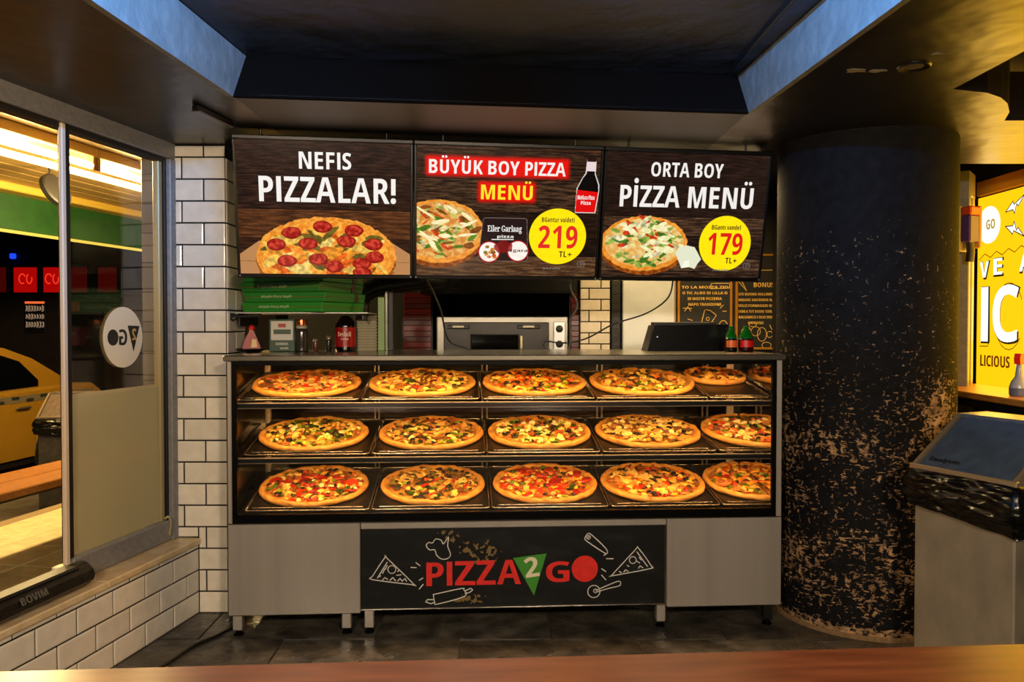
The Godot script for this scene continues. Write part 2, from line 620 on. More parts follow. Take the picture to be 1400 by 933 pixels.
# ------------------------------------------------------------------ window wall on the left
func window_wall() -> void:
	var w := win()
	var grout := mat("black grout", Color(0.035, 0.033, 0.032), 0.9)
	var tiles := white_tiles()
	var wl := structure("wall_left", w)
	slab(wl, "low_wall", Vector3(-2.7, 0, -0.16), Vector3(0.0, 0.325, -0.001), grout)
	for r in 4:
		var xs := []
		var k := 0.0 if r % 2 == 0 else -0.1
		if r % 2 == 1:
			xs.append(0.0)
		while k > -2.7:
			xs.append(k)
			k -= 0.203
		xs.reverse()
		metro(wl, Vector2(-2.6, 0.0), Vector2(0, 0.326), [[r, xs]], tiles, at(0, 0, 0.001))
	slab(wl, "end_pier", Vector3(-6.4, 0, -0.2), Vector3(-2.7, 2.45, 0.0), mat("warm plaster", Color(0.62, 0.55, 0.45), 0.8))
	slab(wl, "lintel", Vector3(-2.7, 2.205, -0.16), Vector3(0.1, 2.45, -0.07), mat("lintel paint", Color(0.06, 0.06, 0.065), 0.6))
	# marble sill in three lengths
	var marble := noisy("cream marble", Color(0.72, 0.62, 0.46), Color(0.84, 0.76, 0.60), 0.3, 0.0, Vector3(3, 3, 3), 71, 0.015)
	var cuts := [-2.7, -1.7, -0.655, 0.0]
	var sill := structure("trim_1", w)
	for i in 3:
		slab(sill, "sill_slab", Vector3(cuts[i] + 0.001, 0.326, -0.15), Vector3(cuts[i + 1] - 0.001, 0.355, 0.016), marble, 0.005)
	# tiled pillar at the corner
	var pl := structure("wall_pillar")
	slab(pl, "pillar_core", Vector3(-1.62, 0, -4.02), Vector3(-1.337, SOFFIT + 0.02, -3.757), grout)
	var xf := at(-1.331, 0, -3.752)
	var rows := []
	for r in 22:
		rows.append([r, [-0.406, -0.203, 0.0] if r % 2 == 0 else [-0.304, -0.1015, 0.0]])
	metro(pl, Vector2(-0.138, 0), Vector2(0, 0.406), rows.slice(0, 4), tiles, xf)
	metro(pl, Vector2(-0.245, 0.357), Vector2(-0.138, 0.406), rows.slice(3, 4), tiles, xf)
	metro(pl, Vector2(-0.245, 0.406), Vector2(0, SOFFIT - 0.004), rows.slice(4), tiles, xf)
	# inner return of the pillar into the kitchen
	var side := turned(-1.331, 0, -3.755, 90)
	var rows2 := []
	for r in range(10, 21):
		rows2.append([r, [-0.06, 0.02, 0.26] if r % 2 else [-0.06, 0.12, 0.26]])
	metro(pl, Vector2(0.005, 1.0), Vector2(0.26, 2.15), rows2, tiles, side)
	# aluminium window: header, jambs, rail, mullion
	var alu := noisy("brushed aluminium", Color(0.46, 0.455, 0.46), Color(0.55, 0.545, 0.55), 0.42, 0.25, Vector3(6, 6, 6), 81)
	var cream := mat("cream frame", Color(0.80, 0.72, 0.62), 0.45)
	var black := mat("black rubber", Color(0.02, 0.02, 0.022), 0.5)
	var brass := mat("champagne frame", Color(0.66, 0.60, 0.44), 0.35, 0.4)
	var n := structure("window_1", w)
	slab(n, "header", Vector3(-2.7, 2.118, -0.13), Vector3(-0.015, 2.207, -0.09), alu, 0.004)
	slab(n, "header_track", Vector3(-2.7, 2.098, -0.155), Vector3(-0.06, 2.118, -0.11), mat("dark track", Color(0.16, 0.15, 0.14), 0.5, 0.4), 0.002)
	slab(n, "jamb", Vector3(-0.062, 0.355, -0.135), Vector3(-0.014, 2.118, -0.088), alu, 0.004)
	slab(n, "jamb_stop", Vector3(-0.078, 0.44, -0.145), Vector3(-0.062, 2.118, -0.108), black, 0.002)
	slab(n, "sash_stile", Vector3(-0.108, 0.44, -0.15), Vector3(-0.078, 2.105, -0.118), brass, 0.004)
	slab(n, "bottom_rail", Vector3(-0.70, 0.358, -0.13), Vector3(-0.062, 0.452, -0.095), alu, 0.005)
	slab(n, "mullion", Vector3(-0.735, 0.425, -0.118), Vector3(-0.712, 2.118, -0.10), cream, 0.004)
	slab(n, "mullion_seal", Vector3(-0.712, 0.452, -0.14), Vector3(-0.684, 2.118, -0.106), black, 0.003)
	slab(n, "mullion_foot", Vector3(-0.745, 0.405, -0.16), Vector3(-0.695, 0.428, -0.092), cream, 0.004)
	var gl := part(n, "glass_pane", box(0.578, 1.655, 0.006), pane_mat("window glass", Color(0.02, 0.03, 0.02), 0.05), at(-0.395, 1.2785, -0.132))
	gl.set_meta("label", "clear glass pane with frosted lower half")
	var film := pane_mat("frosted film", Color(0.62, 0.59, 0.47), 0.82, 0.6)
	film.backlight_enabled = true
	film.backlight = Color(0.48, 0.46, 0.38)
	slab(n, "frosted_film", Vector3(-0.683, 0.452, -0.1285), Vector3(-0.108, 1.068, -0.128), film)
	slab(n, "film_edge", Vector3(-0.683, 1.068, -0.1285), Vector3(-0.108, 1.083, -0.128), pane_mat("film edge", Color(0.72, 0.66, 0.50), 0.85, 0.6))
	# latch on the rail
	part(n, "latch", tube(curve([Vector3(-0.125, 0.468, -0.09), Vector3(-0.118, 0.478, -0.075), Vector3(-0.11, 0.45, -0.07), Vector3(-0.108, 0.395, -0.078)], 4), 0.0055, 8), brass)
	# round sticker, read from the street, so its print runs backwards in here
	var s := thing("window_sticker", "round cream sticker with reversed black lettering on the window pane", "sticker", w * at(-0.352, 1.30, -0.1265))
	var disc := begin()
	add_lathe(disc, [Vector2(0.0, 0.0004), Vector2(0.129, 0.0004), Vector2(0.129, -0.0004), Vector2(0.0, -0.0004)], 48, Vector3.ZERO, Basis(Vector3.RIGHT, PI / 2))
	part(s, "sticker_disc", done(disc), mat("sticker cream", Color(0.86, 0.80, 0.68), 0.6))
	var ink := mat("sticker ink", Color(0.03, 0.03, 0.02), 0.6)
	var back := Transform3D(Basis(Vector3.UP, PI), Vector3(0, 0, 0.001))
	part(s, "wedge", prism([Vector2(0.028, 0.05), Vector2(0.108, 0.048), Vector2(0.066, -0.062)], 0.0012), ink, at(0, 0, 0.001))
	lettering(s, "digit", "2", 0.028, 0.05, mat("sticker tan", Color(0.72, 0.58, 0.30), 0.6), back * at(-0.07, 0.012, -0.001), null, 0.002)
	lettering(s, "letter", "G", 0.052, 0.068, ink, back * at(0.003, 0.0, 0), null, 0.0012)
	var o := begin()
	add_lathe(o, [Vector2(0.0, 0.0008), Vector2(0.034, 0.0008), Vector2(0.034, -0.0004)], 28, Vector3(-0.068, 0, 0.0008), Basis(Vector3.RIGHT, PI / 2))
	part(s, "letter", done(o), ink)
	# black rolled case lying on the sill in the open half of the window
	var r := thing("rolled_case", "long black case with pale lettering lying on the window sill", "case", w * at(-1.2, 0.356, -0.06))
	var body := begin()
	var prof := []
	for k in 14:
		var a := TAU * k / 14
		prof.append(Vector2(cos(a) * 0.062, 0.045 + sin(a) * 0.045))
	add_prism(body, PackedVector2Array(prof), 0.98, Transform3D(Basis(Vector3.UP, PI / 2), Vector3(0.0, 0, 0)))
	part(r, "case_body", done(body), noisy("black vinyl", Color(0.015, 0.015, 0.015), Color(0.06, 0.055, 0.05), 0.35, 0.0, Vector3(6, 6, 6), 85, 0.02, 0.6))
	part(r, "end_cap", tube([Vector3(0.44, 0.045, 0), Vector3(0.497, 0.045, 0)], 0.048, 18), mat("case cap", Color(0.025, 0.025, 0.028), 0.4))
	slab(r, "flap", Vector3(-0.49, 0.078, -0.02), Vector3(0.43, 0.094, 0.045), mat("case flap", Color(0.05, 0.043, 0.036), 0.5), 0.006)
	lettering(r, "lettering", "BOVIM", 0.12, 0.026, mat("case print", Color(0.34, 0.32, 0.29), 0.6), turned(0.18, 0.062, 0.0655, 0, -28))

# ------------------------------------------------------------------ ceiling with its recess
func ceiling() -> void:
	var paint := noisy("soffit paint", Color(0.062, 0.06, 0.06), Color(0.095, 0.091, 0.088), 0.33, 0.0, Vector3(0.7, 0.7, 0.7), 91, 0.008, 0.25)
	var grey := noisy("recess paint", Color(0.40, 0.42, 0.42), Color(0.48, 0.50, 0.50), 0.5, 0.0, Vector3(1.5, 1.5, 1.5), 93, 0.02, 0.3)
	var c := structure("ceiling")
	var bl := Vector2(-1.017, -2.946)
	var br := Vector2(0.931, -3.178)
	var fl := Vector2(-1.2, -0.35)
	var fr := Vector2(1.11, -0.35)
	part(c, "soffit_window_side", plan([Vector2(-2.72, 2.6), Vector2(-1.2, 2.6), fl, bl, Vector2(-1.017, -6.0), Vector2(-1.62, -6.0), Vector2(-1.62, -3.74)], SOFFIT, 2.39), paint)
	part(c, "soffit_back", plan([bl + Vector2(0, -0.004), br + Vector2(0, -0.004), Vector2(0.931, -6.0), Vector2(-1.017, -6.0)], SOFFIT, 2.195), mat("soffit dark", Color(0.05, 0.052, 0.06), 0.5))
	part(c, "soffit_seat_side", plan([Vector2(-1.2, 2.6), Vector2(1.11, 2.6), fr, fl], SOFFIT, 2.39), paint)
	part(c, "soffit_column_side", plan([Vector2(1.11, 2.6), Vector2(1.565, 2.6), Vector2(1.565, -2.873), Vector2(1.714, -2.919), Vector2(1.80, -2.98), Vector2(1.87, -3.055), Vector2(1.955, -3.18), Vector2(2.017, -3.314), Vector2(3.1, -3.314), Vector2(3.1, -4.2), Vector2(1.78, -4.2), Vector2(1.78, -6.0), Vector2(0.931, -6.0), br, fr], SOFFIT, 2.39), paint)
	var end_shade := mat("recess end shade", Color(0.05, 0.048, 0.05), 0.9)  # far face catches less light; that shade is put into its colour
	end_shade.metallic_specular = 0.08
	# faces lining the recess: the sides upright, the far one leaning back
	var st := begin()
	quad(st, Vector3(bl.x + 0.002, 2.185, bl.y), Vector3(fl.x + 0.002, 2.185, fl.y), Vector3(fl.x + 0.004, 2.365, fl.y), Vector3(bl.x + 0.016, 2.365, -3.05), Vector3.RIGHT)
	quad(st, Vector3(bl.x - 0.02, 2.185, bl.y), Vector3(fl.x - 0.02, 2.185, fl.y), Vector3(fl.x + 0.002, 2.185, fl.y), Vector3(bl.x + 0.002, 2.185, bl.y), Vector3.DOWN)
	part(c, "recess_side", done(st), grey)
	st = begin()
	quad(st, Vector3(br.x - 0.002, 2.185, br.y), Vector3(fr.x - 0.002, 2.185, fr.y), Vector3(fr.x - 0.004, 2.365, fr.y), Vector3(br.x - 0.016, 2.365, -3.29), Vector3.LEFT)
	quad(st, Vector3(br.x + 0.02, 2.185, br.y), Vector3(fr.x + 0.02, 2.185, fr.y), Vector3(fr.x - 0.002, 2.185, fr.y), Vector3(br.x - 0.002, 2.185, br.y), Vector3.DOWN)
	part(c, "recess_side", done(st), grey)
	st = begin()
	quad(st, Vector3(bl.x, 2.185, bl.y + 0.002), Vector3(br.x, 2.185, br.y + 0.002), Vector3(br.x, 2.365, -3.288), Vector3(bl.x, 2.365, -3.048), Vector3.BACK)
	quad(st, Vector3(bl.x, 2.185, bl.y - 0.02), Vector3(br.x, 2.185, br.y - 0.02), Vector3(br.x, 2.185, br.y + 0.002), Vector3(bl.x, 2.185, bl.y + 0.002), Vector3.DOWN)
	part(c, "recess_end", done(st), end_shade)
	# recess lid and upper slab
	part(c, "recess_lid", plan([Vector2(-1.5, 2.6), Vector2(1.5, 2.6), Vector2(1.5, -3.6), Vector2(-1.5, -3.6)], 2.368, 2.44), noisy("lid paint", Color(0.12, 0.15, 0.20), Color(0.17, 0.205, 0.26), 0.55, 0.0, Vector3(0.8, 0.8, 0.8), 95, 0.01, 0.3))  # blue glow of the batten is put into the lid colour
	part(c, "upper_ceiling", plan([Vector2(1.5, 2.6), Vector2(3.1, 2.6), Vector2(3.1, -6.0), Vector2(1.5, -6.0)], 2.62, 2.75), mat("upper plaster", Color(0.62, 0.56, 0.42), 0.6))
	part(c, "upper_lid", plan([Vector2(-2.72, 2.65), Vector2(1.6, 2.65), Vector2(1.6, -6.0), Vector2(-1.62, -6.0), Vector2(-1.62, -3.74)], 2.44, 2.5), paint)
	# chips in the soffit paint near the spotlight
	var chip := mat("bared plaster", Color(0.46, 0.46, 0.47), 0.8)
	for q in [[1.135, -2.665, 0.05], [1.205, -2.668, 0.035], [1.31, -2.50, 0.02]]:
		var star := []
		for k in 11:
			var a := TAU * k / 11
			var rr: float = q[2] * rng.randf_range(0.35, 1.0)
			star.append(Vector2(q[0] + cos(a) * rr, q[1] + sin(a) * rr * 0.6))
		part(c, "paint_chip", plan(star, SOFFIT - 0.0008, SOFFIT), chip)
	# long thin cable run along the recess lid
	part(c, "cable_run", tube([Vector3(0.86, 2.355, -3.2), Vector3(0.88, 2.355, -0.6)], 0.008, 6), mat("black rubber", Color(0.02, 0.02, 0.022), 0.5))

# ------------------------------------------------------------------ round column with flaking black paint
func column() -> void:
	var w := 1280
	var h := 1024
	var curl := FastNoiseLite.new()
	curl.seed = 21
	curl.frequency = 0.06
	curl.noise_type = FastNoiseLite.TYPE_SIMPLEX_SMOOTH
	curl.fractal_octaves = 3
	curl.fractal_gain = 0.65
	curl.domain_warp_enabled = true
	curl.domain_warp_amplitude = 26.0
	curl.domain_warp_frequency = 0.045
	var fleck := FastNoiseLite.new()
	fleck.seed = 24
	fleck.frequency = 0.05
	fleck.noise_type = FastNoiseLite.TYPE_SIMPLEX_SMOOTH
	fleck.fractal_octaves = 3
	fleck.fractal_gain = 0.7
	var coarse := FastNoiseLite.new()
	coarse.seed = 5
	coarse.frequency = 0.008
	coarse.fractal_octaves = 3
	var gloss := FastNoiseLite.new()
	gloss.seed = 9
	gloss.frequency = 0.03
	gloss.fractal_octaves = 3
	var fi := curl.get_image(w, h, false, false, true).get_data()
	var wide := fleck.get_image(w / 2, h * 2, false, false, true)
	wide.resize(w, h, Image.INTERPOLATE_BILINEAR)
	var ki := wide.get_data()
	var ci := coarse.get_image(w, h, false, false, true).get_data()
	var gi := gloss.get_image(w, h, false, false, true).get_data()
	var px := PackedByteArray()
	px.resize(w * h * 3)
	var hp := PackedByteArray()
	hp.resize(w * h)
	# u: 0..1 round the column, v: 0 top .. 1 floor; wear is the share of bared plaster
	for y in h:
		var v := float(y) / h
		var band := 0.035 * smoothstep(0.14, 0.32, v) + 0.12 * smoothstep(0.36, 0.60, v)
		band += 0.13 * exp(-pow((v - 0.625) / 0.035, 2)) + 0.10 * exp(-pow((v - 0.86) / 0.06, 2))
		var foot := smoothstep(0.970, 0.985, v) * 0.5
		for x in w:
			var i := y * w + x
			var du := absf(float(x) / w - 0.17)
			var cov := band * (ci[i] / 110.0) + 0.42 * exp(-pow(du / 0.065, 2) - pow((v - 0.565) / 0.065, 2)) * (0.5 + ci[i] / 255.0) + foot
			var f := minf(fi[i], ki[i] + 12) / 255.0
			var g := gi[i] / 255.0
			var edge := 0.20 + cov * 0.55
			if cov > 0.008 and f < edge:
				var k := 0.55 + 0.65 * g + 0.15 * (edge - f) / 0.2
				px[i * 3] = mini(255, int(146 * k))
				px[i * 3 + 1] = mini(255, int(116 * k))
				px[i * 3 + 2] = mini(255, int(84 * k))
				hp[i] = 70
			else:
				var k2 := 9 + int(g * 11)
				px[i * 3] = k2
				px[i * 3 + 1] = k2
				px[i * 3 + 2] = k2 + 2
				hp[i] = 150 + int(f * 90)
	var im := Image.create_from_data(w, h, false, Image.FORMAT_RGB8, px)
	var bm := Image.create_from_data(w, h, false, Image.FORMAT_L8, hp)
	bm.convert(Image.FORMAT_RGBA8)
	bm.bump_map_to_normal_map(3.0)
	var m := mat("flaking black paint", Color.WHITE, 0.75)
	m.metallic_specular = 0.22
	m.albedo_texture = ImageTexture.create_from_image(im)
	m.normal_enabled = true
	m.normal_texture = ImageTexture.create_from_image(bm)
	m.normal_scale = 0.6
	var o := thing("round_column", "thick round column with flaking black paint beside the display cabinet", "column", at(1.656, 0, -3.79))
	var st := begin()
	add_lathe(st, [Vector2(0.392, 0), Vector2(0.390, SOFFIT)], 96)
	part(o, "shaft", done(st), m)
	part(o, "base_ring", turned_solid([Vector2(0.39, 0.0), Vector2(0.402, 0.0), Vector2(0.399, 0.014), Vector2(0.391, 0.02)], 72), noisy("worn plaster", Color(0.34, 0.26, 0.16), Color(0.50, 0.40, 0.26), 0.9, 0.0, Vector3(6, 6, 6), 97, 0.03, 0.8))

# ------------------------------------------------------------------ kitchen behind the counter
func kitchen() -> void:
	var steel := mat("oven steel", Color(0.50, 0.49, 0.46), 0.32, 0.85)
	var dark := mat("oven dark", Color(0.11, 0.105, 0.095), 0.35, 0.5)
	var black := mat("matt black", Color(0.018, 0.02, 0.026), 0.5)
	# oven on its stand
	var o := thing("pizza_oven", "stainless deck oven with dark door and two black knobs behind the counter", "oven", at(-0.06, 0, -5.02))
	slab(o, "oven_body", Vector3(-0.41, 0.93, -0.6), Vector3(0.41, 1.404, 0.0), steel, 0.006)
	slab(o, "stand", Vector3(-0.40, 0.0, -0.58), Vector3(0.40, 0.93, -0.03), mat("stand steel", Color(0.25, 0.25, 0.25), 0.4, 0.7), 0.006)
	var d := slab(o, "door", Vector3(-0.365, 0.96, 0.0), Vector3(0.29, 1.368, 0.024), dark, 0.005)
	var st := begin()
	add_box(st, Vector3(0, 0, 0), Vector3(0.29, 0.10, 0.008), 0.003)
	part(d, "door_window", done(st), mat("oven glass", Color(0.015, 0.014, 0.012), 0.08), at(-0.01, 0.075, 0.014))
	var rim := begin()
	for b in [[0, 0.052, 0.30, 0.006], [0, -0.052, 0.30, 0.006], [-0.148, 0, 0.006, 0.108], [0.148, 0, 0.006, 0.108]]:
		add_box(rim, Vector3(b[0], b[1], 0), Vector3(b[2], b[3], 0.012), 0.002)
	part(d, "window_rim", done(rim), mat("rim dark", Color(0.08, 0.075, 0.07), 0.3, 0.6), at(-0.01, 0.075, 0.016))
	for x in [-0.235, 0.20]:
		part(d, "hinge_plate", box(0.14, 0.026, 0.014, 0.004), black, at(x, 0.175, 0.016))
		part(d, "label_plate", box(0.07, 0.014, 0.006, 0.001), mat("oven label", Color(0.62, 0.60, 0.52), 0.4, 0.3), at(x, 0.177, 0.026))
	part(d, "handle", tube(curve([Vector3(0.155, 0.115, 0.018), Vector3(0.155, 0.105, 0.045), Vector3(0.155, 0.05, 0.045), Vector3(0.155, 0.04, 0.018)], 3), 0.007, 8), mat("cream handle", Color(0.88, 0.84, 0.70), 0.3))
	var cp := slab(o, "control_panel", Vector3(0.318, 1.0, 0.0), Vector3(0.392, 1.372, 0.012), mat("panel steel", Color(0.72, 0.73, 0.74), 0.35, 0.6), 0.004)
	for y in [1.327, 1.232]:
		var k := begin()
		add_lathe(k, [Vector2(0.0, 0.026), Vector2(0.018, 0.025), Vector2(0.021, 0.02), Vector2(0.023, 0.0)], 16, Vector3.ZERO, Basis(Vector3.RIGHT, PI / 2))
		part(cp, "knob", done(k), black, at(0, y - 1.186, 0.006))
	# extractor hood
	var h := thing("extractor_hood", "black extractor hood above the oven", "hood", at(-0.09, 1.545, -4.95))
	part(h, "canopy", prism([Vector2(-0.48, 0.0), Vector2(0.48, 0.012), Vector2(0.47, 0.16), Vector2(0.42, 0.60), Vector2(-0.42, 0.60), Vector2(-0.47, 0.15)], 0.62), mat("hood black", Color(0.06, 0.065, 0.075), 0.4, 0.3), at(0, 0, -0.32))
	slab(h, "front_lip", Vector3(-0.48, 0.0, -0.01), Vector3(0.48, 0.018, 0.004), mat("hood lip", Color(0.10, 0.10, 0.11), 0.35, 0.5), 0.003)
	# flexible duct
	var du := thing("ventilation_duct", "black ribbed duct bending down under the left menu sign", "duct", at(-0.72, 1.40, -4.5))
	var pts := curve([Vector3(-0.13, 0.02, 0.0), Vector3(-0.125, 0.10, 0.0), Vector3(-0.06, 0.155, 0.0), Vector3(0.08, 0.185, -0.02), Vector3(0.26, 0.21, -0.10), Vector3(0.36, 0.23, -0.44)], 6)
	part(du, "duct_tube", tube(pts, 0.052, 16), mat("duct black", Color(0.045, 0.042, 0.04), 0.35))
	for i in range(2, pts.size() - 1, 4):
		part(du, "duct_rib", tube([pts[i], pts[i] + (pts[i + 1] - pts[i]).normalized() * 0.012], 0.056, 16), mat("duct rib", Color(0.06, 0.056, 0.05), 0.4))
	slab(du, "wall_bracket", Vector3(-0.155, -0.015, -0.03), Vector3(-0.105, 0.03, 0.03), black, 0.004)
	# red tile cheeks on both sides of the oven bay, courses laid one by one
	var reds := [mat("red tile 0", Color(0.30, 0.06, 0.06), 0.3), mat("red tile 1", Color(0.36, 0.075, 0.07), 0.3), mat("red tile 2", Color(0.25, 0.05, 0.055), 0.35)]
	var bay := structure("wall_oven_bay")
	slab(bay, "wall_panel", Vector3(-0.72, 0, -5.75), Vector3(-0.52, 2.18, -5.28), black)
	slab(bay, "wall_panel", Vector3(0.375, 0, -5.75), Vector3(0.70, 2.18, -5.26), black)
	for k in 14:
		var y := 1.06 + k * 0.036
		slab(bay, "wall_tile", Vector3(-0.71, y, -5.28), Vector3(-0.53, y + 0.034, -5.272), reds[k % 3], 0.002)
		slab(bay, "wall_tile", Vector3(0.385, y, -5.26), Vector3(0.437, y + 0.034, -5.25), reds[(k + 1) % 3], 0.002)
	# narrow white tiled pier
	var pier := structure("wall_pier")
	slab(pier, "pier_core", Vector3(0.438, 0, -5.40), Vector3(0.638, SOFFIT, -5.215), mat("black grout", Color(0.035, 0.033, 0.032), 0.9))
	var rows := []
	for r in range(13, 26):
		rows.append([r, [0, 0.06, 0.20] if r % 2 else [0, 0.138, 0.20]])
	metro(pier, Vector2(0.002, 0.95), Vector2(0.198, 1.8), rows, white_tiles(), at(0.438, 0, -5.212), 0.144, 0.0722, 0.003)
	var post := thing("black_post", "black perforated steel upright between the tiled pier and the steel fridge", "post", at(0.672, 0, -5.2))
	slab(post, "upright", Vector3(-0.03, 0, -0.06), Vector3(0.03, 2.1, 0.0), black, 0.004)
	for k in 9:
		slab(post, "slot", Vector3(-0.018, 1.22 + k * 0.055, 0.0), Vector3(0.018, 1.235 + k * 0.055, 0.003), mat("slot grey", Color(0.09, 0.10, 0.11), 0.4), 0.001)
	# tall fridge with a pale steel door
	var f := thing("fridge", "tall fridge with pale brushed steel door behind the counter", "fridge", at(0.885, 0, -5.22))
	slab(f, "fridge_body", Vector3(-0.175, 0.06, -0.5), Vector3(0.175, 2.0, 0.0), mat("fridge side", Color(0.30, 0.30, 0.28), 0.4, 0.5), 0.006)
	slab(f, "fridge_door", Vector3(-0.172, 0.12, 0.0), Vector3(0.165, 1.98, 0.03), noisy("fridge steel", Color(0.74, 0.77, 0.79), Color(0.84, 0.86, 0.87), 0.42, 0.2, Vector3(1.2, 1.2, 1.2), 101, 0.01), 0.006)
	slab(f, "lit_edge_strip", Vector3(0.165, 0.12, 0.0), Vector3(0.175, 1.98, 0.02), mat("gold lit edge", Color(0.70, 0.52, 0.22), 0.35, 0.4), 0.002)  # gold light along the fridge edge, put into the strip colour
	slab(f, "plinth", Vector3(-0.16, 0.0, -0.48), Vector3(0.16, 0.06, -0.03), black)
	# two chalk menus in gilt frames
	blackboard(Vector3(1.245, 1.19, -5.2), 0.355, 0.62, 0)
	blackboard(Vector3(1.575, 1.19, -5.2), 0.265, 0.62, 1)
	slab(bay, "board_wall", Vector3(1.066, 0, -5.75), Vector3(1.70, 2.18, -5.215), mat("board wall", Color(0.09, 0.085, 0.075), 0.7))
	# work light of the kitchen, a tube under the soffit behind the signs
	var kl := thing("kitchen_light", "warm tube light on the kitchen ceiling behind the menu signs", "light", at(0.95, 2.15, -4.45))
	slab(kl, "housing", Vector3(-0.42, 0.0, -0.03), Vector3(0.42, 0.04, 0.03), mat("lamp housing", Color(0.7, 0.7, 0.72), 0.4, 0.2), 0.005)
	part(kl, "light_tube", tube([Vector3(-0.4, -0.016, 0), Vector3(0.4, -0.016, 0)], 0.013, 10), glow("kitchen tube", Color(1.0, 0.86, 0.62), 5.0))
	area("kitchen_lamp", Vector3(0.95, 2.11, -4.45), Vector3(0, -1, 0), 0.8, 0.03, Color(1.0, 0.84, 0.58), 2.6)

func blackboard(p: Vector3, w: float, h: float, which: int) -> void:
	var gold := mat("gilt frame", Color(0.72, 0.50, 0.16), 0.35, 0.3)
	var chalk := mat("gold chalk", Color(0.88, 0.72, 0.34), 0.8)
	var label: String = ["chalk menu board in gilt frame, the one beside the fridge", "chalk menu board in gilt frame, the one beside the column"][which]
	var o := thing("chalk_menu_board", label, "blackboard", Transform3D(Basis(), p), "chalk menu boards")
	slab(o, "board_panel", Vector3(-w / 2, 0, -0.014), Vector3(w / 2, h, 0.0), noisy("slate board", Color(0.075, 0.07, 0.06), Color(0.12, 0.112, 0.095), 0.7, 0.0, Vector3(3, 3, 3), 111))
	slab(o, "frame", Vector3(-w / 2, 0, -0.014), Vector3(-w / 2 + 0.016, h, 0.012), gold, 0.004)
	slab(o, "frame", Vector3(w / 2 - 0.016, 0, -0.014), Vector3(w / 2, h, 0.012), gold, 0.004)
	slab(o, "frame", Vector3(-w / 2, h - 0.016, -0.014), Vector3(w / 2, h, 0.012), gold, 0.004)
	slab(o, "frame", Vector3(-w / 2, 0, -0.014), Vector3(w / 2, 0.016, 0.012), gold, 0.004)
	var lines: Array
	if which == 0:
		lines = [["TO LA MOZZA ZIO", 0.30, 0.405], ["O TIC ALBO DI LILLA O", 0.29, 0.368], ["DI NOSTR PIZZERIA", 0.22, 0.331], ["NAPO TRADIZIONE", 0.21, 0.294]]
	else:
		lines = [["BONUS", 0.13, 0.42], ["SITI BUONA HALLINEN", 0.23, 0.36], ["ANDARE AMORINOS NA", 0.23, 0.323], ["DOLCI FORMAGGIO BIS", 0.23, 0.286], ["OGNI A TUT BUONI TERRA", 0.23, 0.249], ["BALSAMICO I OLIO DOP", 0.22, 0.212], ["ORIGANO", 0.1, 0.175]]
	for l in lines:
		lettering(o, "chalk_writing", l[0], l[1], 0.017 if l[0] != "BONUS" else 0.03, chalk, at(0.0 if l[0] != "BONUS" else 0.05, l[2], 0.001), null, 0.001)
	var marks := []
	if which == 0:
		marks.append([Vector2(-0.06, 0.02), Vector2(0.0, 0.26), Vector2(0.035, 0.255), Vector2(0.075, 0.225), Vector2(0.065, 0.21), Vector2(0.0, 0.26), Vector2(0.065, 0.21), Vector2(-0.06, 0.02)])
		for q in [Vector2(0.02, 0.2), Vector2(-0.01, 0.14), Vector2(0.015, 0.16)]:
			marks.append(ring_pts(q, 0.01, 0.012, 8))
		for q in [[-0.11, 0.20, -0.08, 0.19], [-0.10, 0.16, -0.075, 0.165], [0.10, 0.27, 0.12, 0.29], [0.115, 0.25, 0.14, 0.25], [-0.13, 0.25, -0.11, 0.28], [-0.11, 0.28, -0.09, 0.25], [-0.14, 0.27, -0.085, 0.268]]:
			marks.append([Vector2(q[0], q[1]), Vector2(q[2], q[3])])
		marks.append(ring_pts(Vector2(0.12, 0.14), 0.03, 0.05, 8, 0.2, 2.6))
		marks.append([Vector2(0.04, 0.43), Vector2(0.16, 0.43), Vector2(0.16, 0.40), Vector2(0.04, 0.395), Vector2(0.04, 0.43)])
	else:
		for q in [[-0.06, 0.10, 0.035, 0.05], [0.0, 0.12, 0.03, 0.03], [0.04, 0.10, 0.03, 0.045], [0.07, 0.03, 0.03, 0.02], [0.09, 0.10, 0.018, 0.02], [-0.02, 0.165, 0.025, 0.016]]:
			marks.append(ring_pts(Vector2(q[0], q[1]), q[2], q[3], 12))
		marks.append([Vector2(-0.12, 0.45), Vector2(-0.06, 0.38), Vector2(-0.09, 0.44), Vector2(-0.12, 0.45)])
		marks.append([Vector2(0.09, 0.16), Vector2(0.11, 0.12), Vector2(0.12, 0.16)])
		marks.append([Vector2(-0.1, 0.515), Vector2(0.11, 0.515)])
	for line in marks:
		var st := begin()
		add_stroke(st, line, 0.004)
		part(o, "chalk_mark", done(st), chalk, at(0, 0, 0.0012))

